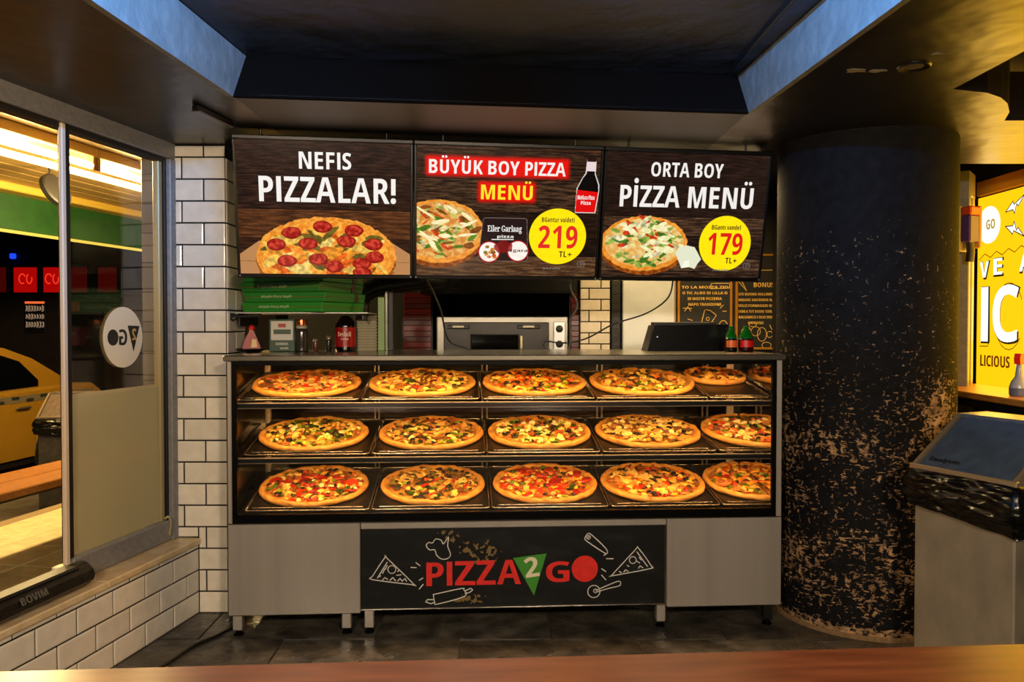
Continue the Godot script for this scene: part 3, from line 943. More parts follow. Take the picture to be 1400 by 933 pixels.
# ------------------------------------------------------------------ right: door post, lit yellow sign, table with spray bottle
func right_side() -> void:
	var alu := noisy("brushed aluminium", Color(0.46, 0.455, 0.46), Color(0.55, 0.545, 0.55), 0.42, 0.25, Vector3(6, 6, 6), 81)
	var black := mat("matt black", Color(0.018, 0.02, 0.026), 0.5)
	var gold := mat("champagne frame", Color(0.66, 0.60, 0.44), 0.35, 0.4)
	var d := structure("door_1", turned(2.71, 0, -4.83, 52))
	slab(d, "door_post", Vector3(-0.03, 0, -0.03), Vector3(0.03, 2.27, 0.03), alu, 0.005)
	slab(d, "door_panel", Vector3(0.03, 0.02, -0.012), Vector3(0.10, 2.12, 0.012), black)
	slab(d, "door_stile", Vector3(0.10, 0.01, -0.03), Vector3(0.155, 2.15, 0.03), gold, 0.006)
	slab(d, "door_head", Vector3(0.03, 2.12, -0.03), Vector3(0.17, 2.27, 0.03), gold, 0.005)
	# soap dispenser on the post
	var s := thing("soap_dispenser", "orange and violet liquid dispenser mounted on the aluminium door post", "dispenser", turned(2.655, 1.80, -4.72, 30))
	slab(s, "back_plate", Vector3(-0.06, -0.02, -0.02), Vector3(0.06, 0.245, 0.0), gold, 0.005)
	slab(s, "tank_top", Vector3(-0.05, 0.19, 0.0), Vector3(0.045, 0.24, 0.06), mat("orange plastic", Color(0.80, 0.30, 0.08), 0.3), 0.008)
	slab(s, "tank", Vector3(-0.05, 0.03, 0.0), Vector3(0.045, 0.19, 0.055), mat("violet liquid", Color(0.33, 0.24, 0.50), 0.2), 0.008)
	slab(s, "cover_rim", Vector3(0.045, 0.0, 0.0), Vector3(0.065, 0.245, 0.06), mat("amber rim", Color(0.86, 0.60, 0.18), 0.3), 0.006)
	part(s, "nozzle", tube(curve([Vector3(-0.01, 0.04, 0.03), Vector3(0.0, -0.02, 0.03), Vector3(0.0, -0.08, 0.025)], 4), 0.022, 10), mat("nozzle grey", Color(0.20, 0.17, 0.14), 0.4))
	# lit sign filling the right-hand wall
	var n := thing("wall_sign", "large backlit yellow wall sign with white lettering beyond the column", "sign", turned(2.975, 0.963, -3.95, -90))
	var W := 2.36   # runs along the wall, local x from -1.18 (towards the viewer) to the far end
	slab(n, "sign_box", Vector3(-1.2, -0.01, -0.05), Vector3(1.2, 1.2, 0.0), mat("sign box", Color(0.10, 0.08, 0.03), 0.6), 0.004)
	var yellow := glow("sign light yellow", Color(1.0, 0.72, 0.04), 1.4)
	slab(n, "sign_face_light", Vector3(-1.18, 0.0, 0.0), Vector3(1.18, 1.19, 0.012), yellow)
	area("sign_lamp", Vector3(2.94, 1.55, -3.95), Vector3(-1, 0, 0), 2.3, 1.1, Color(1.0, 0.76, 0.16), 2.7)
	var white := glow("sign light white", Color(0.94, 1.0, 0.95), 1.2)
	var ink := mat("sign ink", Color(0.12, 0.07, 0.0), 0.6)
	var z := 0.0135
	# local x = distance from sign middle; the far end (x = -1.15) is what shows past the column
	part(n, "logo_disc_light", disc_mesh(0.115, 32), white, turned(-1.06, 1.01, z, 0, 90))
	lettering(n, "logo_lettering", "GO", 0.09, 0.06, glow("sign light gold", Color(0.80, 0.62, 0.10), 0.9), at(-1.04, 1.012, z + 0.002))
	for q in [[1.085, -0.80], [0.96, -0.80]]:
		var bolt := [Vector2(-0.09, -0.02), Vector2(-0.02, 0.035), Vector2(-0.01, 0.015), Vector2(0.09, 0.06), Vector2(0.03, 0.0), Vector2(0.015, 0.015), Vector2(-0.005, -0.04), Vector2(-0.02, -0.015)]
		if q[0] < 1.0:
			for k in bolt.size():
				bolt[k] = Vector2(bolt[k].x, -bolt[k].y)
		part(n, "lightning_bolt", prism(bolt, 0.002), white, at(q[1], q[0], z))
		var st0 := begin()
		var loop := bolt.duplicate()
		loop.append(bolt[0])
		add_stroke(st0, loop, 0.006)
		part(n, "bolt_outline", done(st0), ink, at(q[1], q[0], z + 0.0015))
	var st := begin()
	var zig := []
	for k in 14:
		zig.append(Vector2(-1.16 + k * 0.06, 0.80 + (0.03 if k % 2 else 0.0) + 0.003 * k))
	add_stroke(st, zig, 0.005)
	part(n, "zigzag_line", done(st), ink, at(0, 0, z))
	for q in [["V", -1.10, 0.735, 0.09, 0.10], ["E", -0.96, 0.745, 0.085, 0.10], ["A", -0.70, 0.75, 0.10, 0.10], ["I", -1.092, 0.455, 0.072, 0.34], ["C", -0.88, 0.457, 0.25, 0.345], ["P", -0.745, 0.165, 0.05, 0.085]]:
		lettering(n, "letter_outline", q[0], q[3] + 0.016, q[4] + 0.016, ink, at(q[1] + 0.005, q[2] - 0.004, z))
		lettering(n, "letter_light", q[0], q[3], q[4], white, at(q[1], q[2], z + 0.002))
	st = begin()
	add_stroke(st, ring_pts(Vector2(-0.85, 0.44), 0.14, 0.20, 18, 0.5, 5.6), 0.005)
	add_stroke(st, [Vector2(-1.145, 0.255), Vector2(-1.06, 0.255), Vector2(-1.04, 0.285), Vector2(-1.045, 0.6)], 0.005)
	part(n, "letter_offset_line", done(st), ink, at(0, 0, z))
	lettering(n, "thin_lettering", "LICIOUS", 0.30, 0.07, mat("thin lettering", Color(0.52, 0.37, 0.02), 0.6), at(-0.985, 0.165, z))
	var v := structure("trim_2")
	slab(v, "valance", Vector3(2.95, 2.165, -5.13), Vector3(2.98, 2.255, -2.8), mat("valance yellow", Color(0.85, 0.60, 0.14), 0.5), 0.004)
	# narrow wooden table under the sign
	var t := thing("wall_table", "narrow wooden table under the yellow sign", "table", at(2.70, 0, -4.4))
	slab(t, "tabletop", Vector3(-0.22, 0.95, -0.62), Vector3(0.22, 0.985, 0.9), noisy("light oak", Color(0.62, 0.38, 0.13), Color(0.76, 0.50, 0.20), 0.35, 0.0, Vector3(6, 6, 1), 121), 0.006)
	slab(t, "apron", Vector3(-0.20, 0.905, -0.58), Vector3(0.20, 0.95, 0.86), black, 0.004)
	for x in [-0.17, 0.17]:
		for zz in [-0.54, 0.82]:
			slab(t, "leg", Vector3(x - 0.025, 0, zz - 0.025), Vector3(x + 0.025, 0.905, zz + 0.025), black, 0.004)
	# spray bottle
	var b := thing("spray_bottle", "clear spray bottle with red trigger head on the wooden table", "spray bottle", turned(2.62, 0.985, -4.15, 35))
	part(b, "bottle", lathe([Vector2(0.0, 0.0), Vector2(0.042, 0.0), Vector2(0.046, 0.01), Vector2(0.046, 0.05), Vector2(0.038, 0.075), Vector2(0.021, 0.10), Vector2(0.016, 0.14), Vector2(0.014, 0.165), Vector2(0.0, 0.165)], 20), mat("bottle milk", Color(0.62, 0.62, 0.60), 0.2))
	part(b, "liquid_label", lathe([Vector2(0.047, 0.006), Vector2(0.047, 0.042)], 20), mat("bottle blue", Color(0.36, 0.38, 0.42), 0.2))
	part(b, "trigger_head", prism([Vector2(-0.025, 0.0), Vector2(0.02, 0.0), Vector2(0.022, 0.02), Vector2(0.05, 0.005), Vector2(0.055, 0.01), Vector2(0.045, 0.045), Vector2(0.03, 0.055), Vector2(-0.02, 0.055), Vector2(-0.03, 0.03)], 0.03), mat("red plastic", Color(0.85, 0.14, 0.06), 0.35), at(0, 0.165, 0))

func disc_mesh(r: float, seg: int, t := 0.002) -> ArrayMesh:
	return turned_solid([Vector2(0, t / 2), Vector2(r, t / 2), Vector2(r, -t / 2), Vector2(0, -t / 2)], seg)

# ------------------------------------------------------------------ outside the window: porch, street, taxi, building
func outside() -> void:
	var w := win()
	# porch floor of pale tiles (window-wall axes: x along the wall, z into the room)
	var ground := structure("floor_porch", w)
	slab(ground, "porch_bed", Vector3(-3.0, -0.4, -2.35), Vector3(9.0, -0.012, -0.16), mat("porch joint", Color(0.45, 0.38, 0.26), 0.9))
	var pale := []
	for k in 3:
		pale.append(noisy("porch tile %d" % k, Color(0.64, 0.58, 0.42) * (0.95 + 0.04 * k), Color(0.77, 0.71, 0.55) * (0.95 + 0.04 * k), 0.4, 0.0, Vector3(2, 2, 2), 131 + k))
	var ptile := box(0.396, 0.02, 0.396, 0.003)
	for i in range(-3, 14):
		for j in 5:
			part(ground, "porch_tile", ptile, pale[rng.randi() % 3], at(-0.9 + i * 0.4, -0.01, -0.40 - j * 0.4))
	slab(ground, "sidewalk", Vector3(-4.0, -0.5, -3.9), Vector3(14.0, -0.25, -2.35), noisy("sidewalk stone", Color(0.16, 0.14, 0.11), Color(0.26, 0.23, 0.18), 0.7, 0.0, Vector3(1, 1, 1), 141))
	slab(ground, "street", Vector3(-6.0, -0.6, -18.0), Vector3(22.0, -0.30, -3.9), noisy("asphalt", Color(0.05, 0.05, 0.05), Color(0.10, 0.10, 0.095), 0.6, 0.0, Vector3(1, 1, 1), 143))
	# boarded porch ceiling, planks parallel to the window wall
	var pc := structure("ceiling_porch", w)
	var cream := []
	for k in 3:
		cream.append(noisy("porch board %d" % k, Color(0.66, 0.53, 0.30) * (0.95 + 0.04 * k), Color(0.74, 0.61, 0.38) * (0.95 + 0.04 * k), 0.5, 0.0, Vector3(1, 4, 4), 151 + k))
	slab(pc, "ceiling_slab", Vector3(-3.0, 2.82, -4.6), Vector3(9.5, 2.95, -0.1), mat("porch slab", Color(0.30, 0.24, 0.14), 0.9))
	for k in 19:
		var z := -0.2 - k * 0.231
		slab(pc, "ceiling_plank", Vector3(-3.0, 2.78, z - 0.112), Vector3(9.5, 2.82, z + 0.112), cream[rng.randi() % 3], 0.008)
	var green := noisy("green fascia", Color(0.10, 0.26, 0.10), Color(0.14, 0.34, 0.13), 0.5, 0.0, Vector3(1, 1, 1), 161)
	slab(pc, "green_fascia", Vector3(-3.0, 2.33, -4.55), Vector3(9.5, 2.72, -4.45), green, 0.01)
	slab(pc, "lit_ceiling_band", Vector3(-3.0, 2.70, -4.5), Vector3(9.5, 2.78, -4.25), mat("lit ceiling yellow", Color(0.80, 0.66, 0.26), 0.5), 0.01)  # lit stretch of porch ceiling, its glow put into the yellow
	var strip := thing("led_strip_light", "thin yellow light strip along the foot of the green fascia outside", "light", w * at(0, 2.30, -4.43))
	slab(strip, "light_strip", Vector3(-3.0, 0, -0.02), Vector3(9.5, 0.028, 0.02), glow("yellow strip", Color(1.0, 0.82, 0.32), 1.3), 0.004)
	# fluorescent tubes on the porch ceiling
	var tube_mat := glow("porch tube", Color(1.0, 0.90, 0.62), 14.0)
	var tubes := tube([Vector3(-0.58, 0, 0), Vector3(0.58, 0, 0)], 0.026, 10)
	var names := ["first", "second", "third", "fourth", "fifth"]
	for row in 2:
		for k in 5:
			var x := -0.7 + k * 1.24
			var f := thing("fluorescent_light", "bare fluorescent tube on the porch ceiling, %s row, %s from the viewer" % [["inner", "outer"][row], names[k]], "light", w * at(x, 2.64, -2.35 - row * 0.3), "fluorescent tubes on the porch ceiling")
			part(f, "light_tube", tubes, tube_mat, at(0, -0.01, 0))
			slab(f, "batten", Vector3(-0.61, 0.06, -0.03), Vector3(0.61, 0.14, 0.03), mat("batten cream", Color(0.78, 0.66, 0.42), 0.5), 0.006)
			for e in [-0.595, 0.595]:
				slab(f, "socket", Vector3(e - 0.02, -0.045, -0.025), Vector3(e + 0.02, 0.06, 0.025), mat("socket brown", Color(0.60, 0.42, 0.20), 0.5), 0.005)
	for k in 5:
		var p: Vector3 = w * Vector3(-0.7 + k * 1.24, 2.56, -2.5)
		omni("porch_lamp", p, Color(1.0, 0.86, 0.58), 5.0, 0.12)
	# round speaker under the ceiling
	var sp := thing("ceiling_speaker", "round dark speaker hanging below the porch tubes", "speaker", w * turned(3.0, 2.56, -3.2, 0, 65, 0))
	part(sp, "speaker_cone", turned_solid([Vector2(0, 0.03), Vector2(0.14, 0.028), Vector2(0.16, 0.02), Vector2(0.16, -0.02), Vector2(0.10, -0.05), Vector2(0, -0.05)], 28), mat("speaker black", Color(0.05, 0.045, 0.04), 0.6))
	part(sp, "hanger", tube([Vector3(0, -0.04, 0), Vector3(0, 0.05, -0.26)], 0.012, 8), mat("speaker arm", Color(0.10, 0.09, 0.08), 0.5))
	# outer return of the pillar: grey tiles, green edge strip
	var ow := structure("wall_outside_pier", w)
	slab(ow, "pier_core", Vector3(0.28, 0, -0.47), Vector3(0.55, 2.78, -0.16), mat("black grout", Color(0.035, 0.033, 0.032), 0.9))
	var greys := [mat("grey tile 0", Color(0.42, 0.40, 0.39), 0.25), mat("grey tile 1", Color(0.47, 0.45, 0.44), 0.25)]
	for r in 18:
		var j := 0.23 if r % 2 else 0.12
		for q in [[-0.47, -0.47 + j * 0.6], [-0.47 + j * 0.6, -0.30]]:
			slab(ow, "wall_tile", Vector3(0.272, 0.02 + r * 0.15, q[0] + 0.002), Vector3(0.282, 0.166 + r * 0.15, q[1] - 0.002), greys[r % 2], 0.003)
	slab(ow, "green_strip", Vector3(0.262, 0.0, -0.295), Vector3(0.285, 2.7, -0.20), mat("pale green", Color(0.36, 0.55, 0.26), 0.5), 0.004)
	# bench parallel to the window
	var b := thing("bench", "varnished wooden bench with grey block legs outside the window", "bench", w * at(0.35, 0, -1.55))
	var plank_wood := noisy("varnished wood", Color(0.46, 0.28, 0.10), Color(0.66, 0.43, 0.18), 0.28, 0.0, Vector3(2, 9, 9), 171)
	slab(b, "seat_plank", Vector3(-2.2, 0.41, 0.02), Vector3(1.55, 0.455, 0.24), plank_wood, 0.006)
	slab(b, "seat_plank", Vector3(-2.2, 0.41, -0.22), Vector3(1.55, 0.455, 0.012), plank_wood, 0.006)
	slab(b, "rail", Vector3(-2.2, 0.365, -0.12), Vector3(1.5, 0.41, 0.12), mat("bench rail", Color(0.16, 0.08, 0.03), 0.5), 0.004)
	for x in [-1.6, 1.22]:
		slab(b, "leg", Vector3(x - 0.22, 0, -0.14), Vector3(x + 0.22, 0.365, 0.14), mat("bench leg", Color(0.16, 0.155, 0.15), 0.6), 0.008)
	# street bin
	make_bin("litter_bin", "dark rusty litter bin with black bag on the pavement outside", Transform3D(Basis(Vector3.UP, deg_to_rad(8)), Vector3(-4.06, -0.25, -6.85)), true)
	taxi()
	far_building()

func make_bin(called: String, label: String, xf: Transform3D, rusty: bool) -> void:
	var o := thing(called, label, "bin", xf)
	var s := 0.42
	var steel := noisy("bin steel", Color(0.46, 0.43, 0.38), Color(0.58, 0.54, 0.47), 0.42, 0.4, Vector3(2, 0.8, 2), 181, 0.02)
	var rim := mat("bin rim", Color(0.62, 0.56, 0.47), 0.35, 0.7)
	var lid := noisy("bin lid", Color(0.20, 0.25, 0.33), Color(0.30, 0.36, 0.45), 0.28, 0.3, Vector3(3, 3, 3), 183, 0.02, 0.2)  # blue reflection of the lit recess is put into the lid colour
	if rusty:
		steel = noisy("rusty steel", Color(0.10, 0.09, 0.08), Color(0.22, 0.19, 0.16), 0.6, 0.3, Vector3(3, 3, 3), 185)
		lid = noisy("rusty lid", Color(0.20, 0.16, 0.13), Color(0.34, 0.28, 0.24), 0.55, 0.2, Vector3(4, 4, 4), 187)
		rim = mat("rusty rim", Color(0.45, 0.40, 0.34), 0.4, 0.5)
	# body: origin at the front left foot corner, front faces +z
	slab(o, "bin_body", Vector3(0.008, 0.0, -s + 0.008), Vector3(s - 0.008, 0.68, -0.008), steel, 0.006)
	# black bag folded over the rim, creased
	var n := FastNoiseLite.new()
	n.seed = 33
	n.frequency = 2.0
	n.fractal_octaves = 3
	var rows := 22
	var per := 120
	var grid := []
	var tint := []
	for i in rows + 1:
		var line := []
		var cl := []
		for k in per + 1:
			var t := float(k % per) / per * 4.0
			var side := int(t)
			var u := t - side
			var c: Vector2 = [Vector2(u, 0), Vector2(1, -u), Vector2(1 - u, -1), Vector2(0, -1 + u)][side]
			var d := c - Vector2(0.5, -0.5)
			var e := Vector2(signf(d.x) * pow(absf(d.x) * 2.0, 8.0), signf(d.y) * pow(absf(d.y) * 2.0, 8.0)).normalized()
			var f := float(i) / rows
			var sag := 0.008 * sin(t * 2.3) - 0.05 * (u if side == 0 else (1.0 - u if side == 1 else 0.0))
			var y := lerpf(0.665 + sag, 0.802, f)
			var px := Vector3(c.x, f * 0.45 - c.x * 0.10, c.y)
			var crease := n.get_noise_3d(px.x * 1.3, px.y * 5.0, px.z * 1.3)
			var fold := 1.0 - absf(n.get_noise_3d(px.x * 0.9 + 7.0, px.y * 7.0 + px.x * 0.8, px.z * 0.9)) * 2.0
			var bulge := (0.012 + 0.018 * sin(PI * clampf(f * 1.05, 0, 1)) + 0.012 * crease + 0.010 * fold) * (0.3 if i == rows else 1.0)
			line.append(Vector3(c.x * s + e.x * bulge, y, c.y * s + e.y * bulge))
			cl.append(Color.WHITE)
		grid.append(line)
		tint.append(cl)
	part(o, "bag", sheet_mesh(grid, tint, Vector3(s / 2, 0.7, -s / 2), true), mat("bin bag", Color(0.012, 0.012, 0.013), 0.22))
	# sloping lid in a steel frame
	var cheek := [Vector2(0.0, 0.79), Vector2(0.0, 0.815), Vector2(0.25, 1.0), Vector2(s, 1.0), Vector2(s, 0.79)]
	for x in [0.008, s - 0.008]:
		part(o, "lid_cheek", prism(cheek, 0.016), rim, Transform3D(Basis(Vector3.UP, PI / 2), Vector3(x, 0, 0)))
	slab(o, "front_rim", Vector3(-0.006, 0.785, -0.012), Vector3(s + 0.006, 0.818, 0.006), rim, 0.003)
	slab(o, "top_plate", Vector3(0.016, 0.985, -s), Vector3(s - 0.016, 1.0, -0.25), lid, 0.003)
	slab(o, "back_plate", Vector3(0.016, 0.79, -s), Vector3(s - 0.016, 0.985, -s + 0.012), lid, 0.002)
	var ang := atan2(0.185, 0.25)
	var fl := part(o, "flap", box(s - 0.04, 0.012, 0.305, 0.004), lid, Transform3D(Basis(Vector3.RIGHT, ang), Vector3(s / 2, 0.895, -0.13)))
	if not rusty:
		lettering(fl, "embossed_lettering", "Emniyette", 0.13, 0.026, mat("emboss", Color(0.03, 0.035, 0.045), 0.4), turned(-0.10, 0.0065, 0.105, 0, -90), serif, 0.003)

func taxi() -> void:
	var paint := mat("taxi yellow", Color(0.42, 0.30, 0.012), 0.3)
	paint.clearcoat_enabled = true
	paint.clearcoat = 0.6
	var glass := mat("taxi glass", Color(0.01, 0.012, 0.016), 0.06)
	var black := mat("taxi trim", Color(0.015, 0.015, 0.015), 0.4)
	# local axes: x along the car (front at -x, tail at +x), z towards the viewer's side
	var o := thing("taxi", "yellow taxi with chequered stripe parked in the street outside", "car", turned(-5.98, -0.30, -7.5, 82))
	var lower := [Vector2(-2.25, 0.30), Vector2(-2.28, 0.55), Vector2(-2.1, 0.74), Vector2(-1.2, 0.90), Vector2(-0.8, 0.94), Vector2(1.35, 0.99), Vector2(2.0, 0.98), Vector2(2.14, 0.90), Vector2(2.16, 0.55), Vector2(2.10, 0.32), Vector2(1.75, 0.26), Vector2(-1.9, 0.24)]
	loft(o, "car_body", lower, 0.86, 0.06, paint)
	var cabin := [Vector2(-0.95, 0.92), Vector2(-0.15, 1.40), Vector2(0.25, 1.455), Vector2(0.75, 1.43), Vector2(1.15, 1.30), Vector2(1.78, 0.98), Vector2(1.3, 0.9)]
	loft(o, "cabin", cabin, 0.74, 0.10, paint)
	for q in [[[Vector2(-0.78, 0.97), Vector2(-0.14, 1.345), Vector2(0.18, 1.385), Vector2(0.18, 0.975)], "side_window"], [[Vector2(0.25, 0.975), Vector2(0.25, 1.388), Vector2(0.62, 1.365), Vector2(0.95, 1.27), Vector2(1.22, 1.06), Vector2(1.22, 0.995)], "side_window"]]:
		part(o, q[1], prism(q[0], 0.02), glass, turned(0, 0, 0.735, 0, 0))
	for x in range(18):
		slab(o, "chequer", Vector3(-1.7 + x * 0.2, 0.86 if x % 2 else 0.89, 0.845), Vector3(-1.6 + x * 0.2, 0.89 if x % 2 else 0.92, 0.866), mat("chequer grey", Color(0.10, 0.10, 0.10), 0.4))
	slab(o, "stripe", Vector3(-1.75, 0.855, 0.84), Vector3(1.95, 0.925, 0.863), mat("stripe grey", Color(0.30, 0.27, 0.20), 0.4))
	for x in [-0.45, 0.85]:
		part(o, "door_handle", box(0.19, 0.022, 0.03, 0.008), mat("chrome", Color(0.55, 0.52, 0.45), 0.15, 0.9), at(x, 0.80, 0.875))
	slab(o, "tail_light", Vector3(2.06, 0.70, 0.66), Vector3(2.175, 0.86, 0.872), glow("tail light red", Color(1.0, 0.08, 0.03), 1.6), 0.03)
	slab(o, "rear_bumper", Vector3(2.05, 0.30, -0.8), Vector3(2.2, 0.56, 0.8), mat("taxi bumper", Color(0.72, 0.45, 0.03), 0.35), 0.04)
	slab(o, "sill", Vector3(-1.6, 0.20, 0.70), Vector3(1.6, 0.27, 0.84), black, 0.01)
	for x in [-1.38, 1.32]:
		for z in [-0.78, 0.78]:
			var st := begin()
			add_lathe(st, [Vector2(0, 0.09), Vector2(0.20, 0.085), Vector2(0.21, 0.10), Vector2(0.30, 0.095), Vector2(0.31, 0.06), Vector2(0.31, -0.09), Vector2(0, -0.09)], 24, Vector3(x, 0.31, z), Basis(Vector3.RIGHT, PI / 2 * signf(z)))
			part(o, "wheel", done(st), black)

# side profile lofted across the width, sides drawn in towards the edges
func loft(parent: Node3D, called: String, prof: Array, half: float, inset: float, m: Material) -> void:
	var st := begin()
	var c := Vector2()
	for p in prof:
		c += p
	c /= prof.size()
	var zs := [-half, -half + inset, half - inset, half]
	var ks := [0.93, 1.0, 1.0, 0.93]
	var rings := []
	for i in 4:
		var r := []
		for p in prof:
			var q: Vector2 = c + (p - c) * Vector2(1.0 - (1.0 - ks[i]) * 0.35, ks[i])
			r.append(Vector3(q.x, q.y, zs[i]))
		rings.append(r)
	for i in 3:
		for k in prof.size():
			var l := (k + 1) % prof.size()
			var mid: Vector3 = (rings[i][k] + rings[i][l]) * 0.5 - Vector3(c.x, c.y, rings[i][k].z)
			quad(st, rings[i][k], rings[i][l], rings[i + 1][l], rings[i + 1][k], mid)
	var idx := Geometry2D.triangulate_polygon(PackedVector2Array(prof))
	for i in range(0, idx.size(), 3):
		tri(st, rings[0][idx[i]], rings[0][idx[i + 1]], rings[0][idx[i + 2]], Vector3.FORWARD)
		tri(st, rings[3][idx[i]], rings[3][idx[i + 1]], rings[3][idx[i + 2]], Vector3.BACK)
	part(parent, called, done(st), m)

func far_building() -> void:
	var o := thing("street_building", "dark building across the street with red lit windows", "building", at(-9.0, -0.3, -15.0))
	slab(o, "wall", Vector3(-6.0, 0, -1.0), Vector3(4.6, 6.5, 0.0), noisy("dark brick", Color(0.07, 0.03, 0.03), Color(0.13, 0.055, 0.05), 0.8, 0.0, Vector3(1, 1, 1), 191))
	var frame := mat("window frame dark", Color(0.02, 0.018, 0.02), 0.5)
	var reds := [glow("red window light", Color(0.85, 0.03, 0.02), 0.55), glow("dim red window light", Color(0.40, 0.03, 0.03), 0.35)]
	# local x of the panes: building stands 15 m away
	for q in [[-0.50, 0.24, 1], [-0.02, 0.42, 0], [0.47, 0.30, 0], [0.95, 0.34, 1], [1.5, 0.34, 1]]:
		var f := slab(o, "window", Vector3(q[0] - q[1] / 2 - 0.05, 2.18, 0.0), Vector3(q[0] + q[1] / 2 + 0.05, 2.78, 0.06), frame, 0.01)
		part(f, "window_pane_light", box(q[1], 0.46, 0.02), reds[q[2]], at(0, 0, 0.035))
		if q[2] == 0:
			var st := begin()
			add_stroke(st, ring_pts(Vector2(-0.05, 0.02), 0.06, 0.09, 10, 0.5, 5.2), 0.018)
			add_stroke(st, ring_pts(Vector2(0.08, 0.02), 0.05, 0.09, 10, 2.0, 6.6), 0.018)
			part(f, "neon_sign_light", done(st), glow("neon sign light", Color(1.0, 0.22, 0.12), 1.2), at(0, 0, 0.05))
	var sign := slab(o, "lit_sign", Vector3(-0.06, 1.50, 0.0), Vector3(0.34, 2.10, 0.05), mat("sign dark", Color(0.03, 0.025, 0.02), 0.5), 0.01)
	part(sign, "sign_head_light", box(0.36, 0.04, 0.01), glow("sign head light", Color(1.0, 0.45, 0.22), 0.9), at(0, 0.26, 0.03))
	for k in 3:
		for q in 7:
			var scr := begin()
			var x := -0.15 + q * 0.05
			var hh := rng.randf_range(0.07, 0.12)
			add_stroke(scr, [Vector2(x - 0.012, -hh / 2), Vector2(x + rng.randf_range(-0.01, 0.01), hh * 0.1), Vector2(x - 0.008, hh / 2), Vector2(x + 0.014, hh / 2 - 0.02), Vector2(x + 0.012, -hh / 2 + 0.01)], 0.013)
			part(sign, "sign_stroke_light", done(scr), glow("sign letter light", Color(0.80, 0.66, 0.52), 0.5), at(0, 0.15 - k * 0.15, 0.03))
	slab(o, "red_panel", Vector3(0.58, 1.82, 0.0), Vector3(0.95, 2.08, 0.05), mat("red panel", Color(0.45, 0.06, 0.06), 0.5), 0.01)
	part(o, "doorway", box(0.8, 1.9, 0.06), frame, at(1.0, 0.95, 0.02))
	part(o, "camera_lamp", box(0.10, 0.10, 0.08, 0.02), glow("blue lamp light", Color(0.10, 0.25, 1.0), 1.4), at(-0.25, 2.92, 0.06))
	# lit shop door seen through the right-hand pane
	slab(o, "shop_door_frame", Vector3(1.55, 0.3, 0.0), Vector3(2.9, 2.2, 0.05), mat("arch wood", Color(0.16, 0.08, 0.06), 0.5), 0.03)
	slab(o, "shop_window_light", Vector3(2.28, 1.25, 0.05), Vector3(2.62, 2.0, 0.07), glow("shop window light", Color(0.80, 0.72, 0.52), 0.6))
	slab(o, "shop_window_light", Vector3(1.75, 1.3, 0.05), Vector3(2.2, 1.95, 0.07), glow("dim shop window light", Color(0.30, 0.22, 0.12), 0.35))

# ------------------------------------------------------------------ the pizza display cabinet
const CW := 2.426

func steel_mat() -> StandardMaterial3D:
	if mats.has("brushed steel"):
		return mats["brushed steel"]
	var m := mat("brushed steel", Color(0.60, 0.575, 0.54), 0.40, 0.55)
	m.albedo_color = Color.WHITE
	m.albedo_texture = noise_tex(203, 0.02, Color(0.60, 0.575, 0.54), Color(0.67, 0.645, 0.61))  # brush grain, with upright highlight bands put into the colour
	m.uv1_triplanar = true
	m.uv1_scale = Vector3(1.3, 0.02, 1.3)
	return m

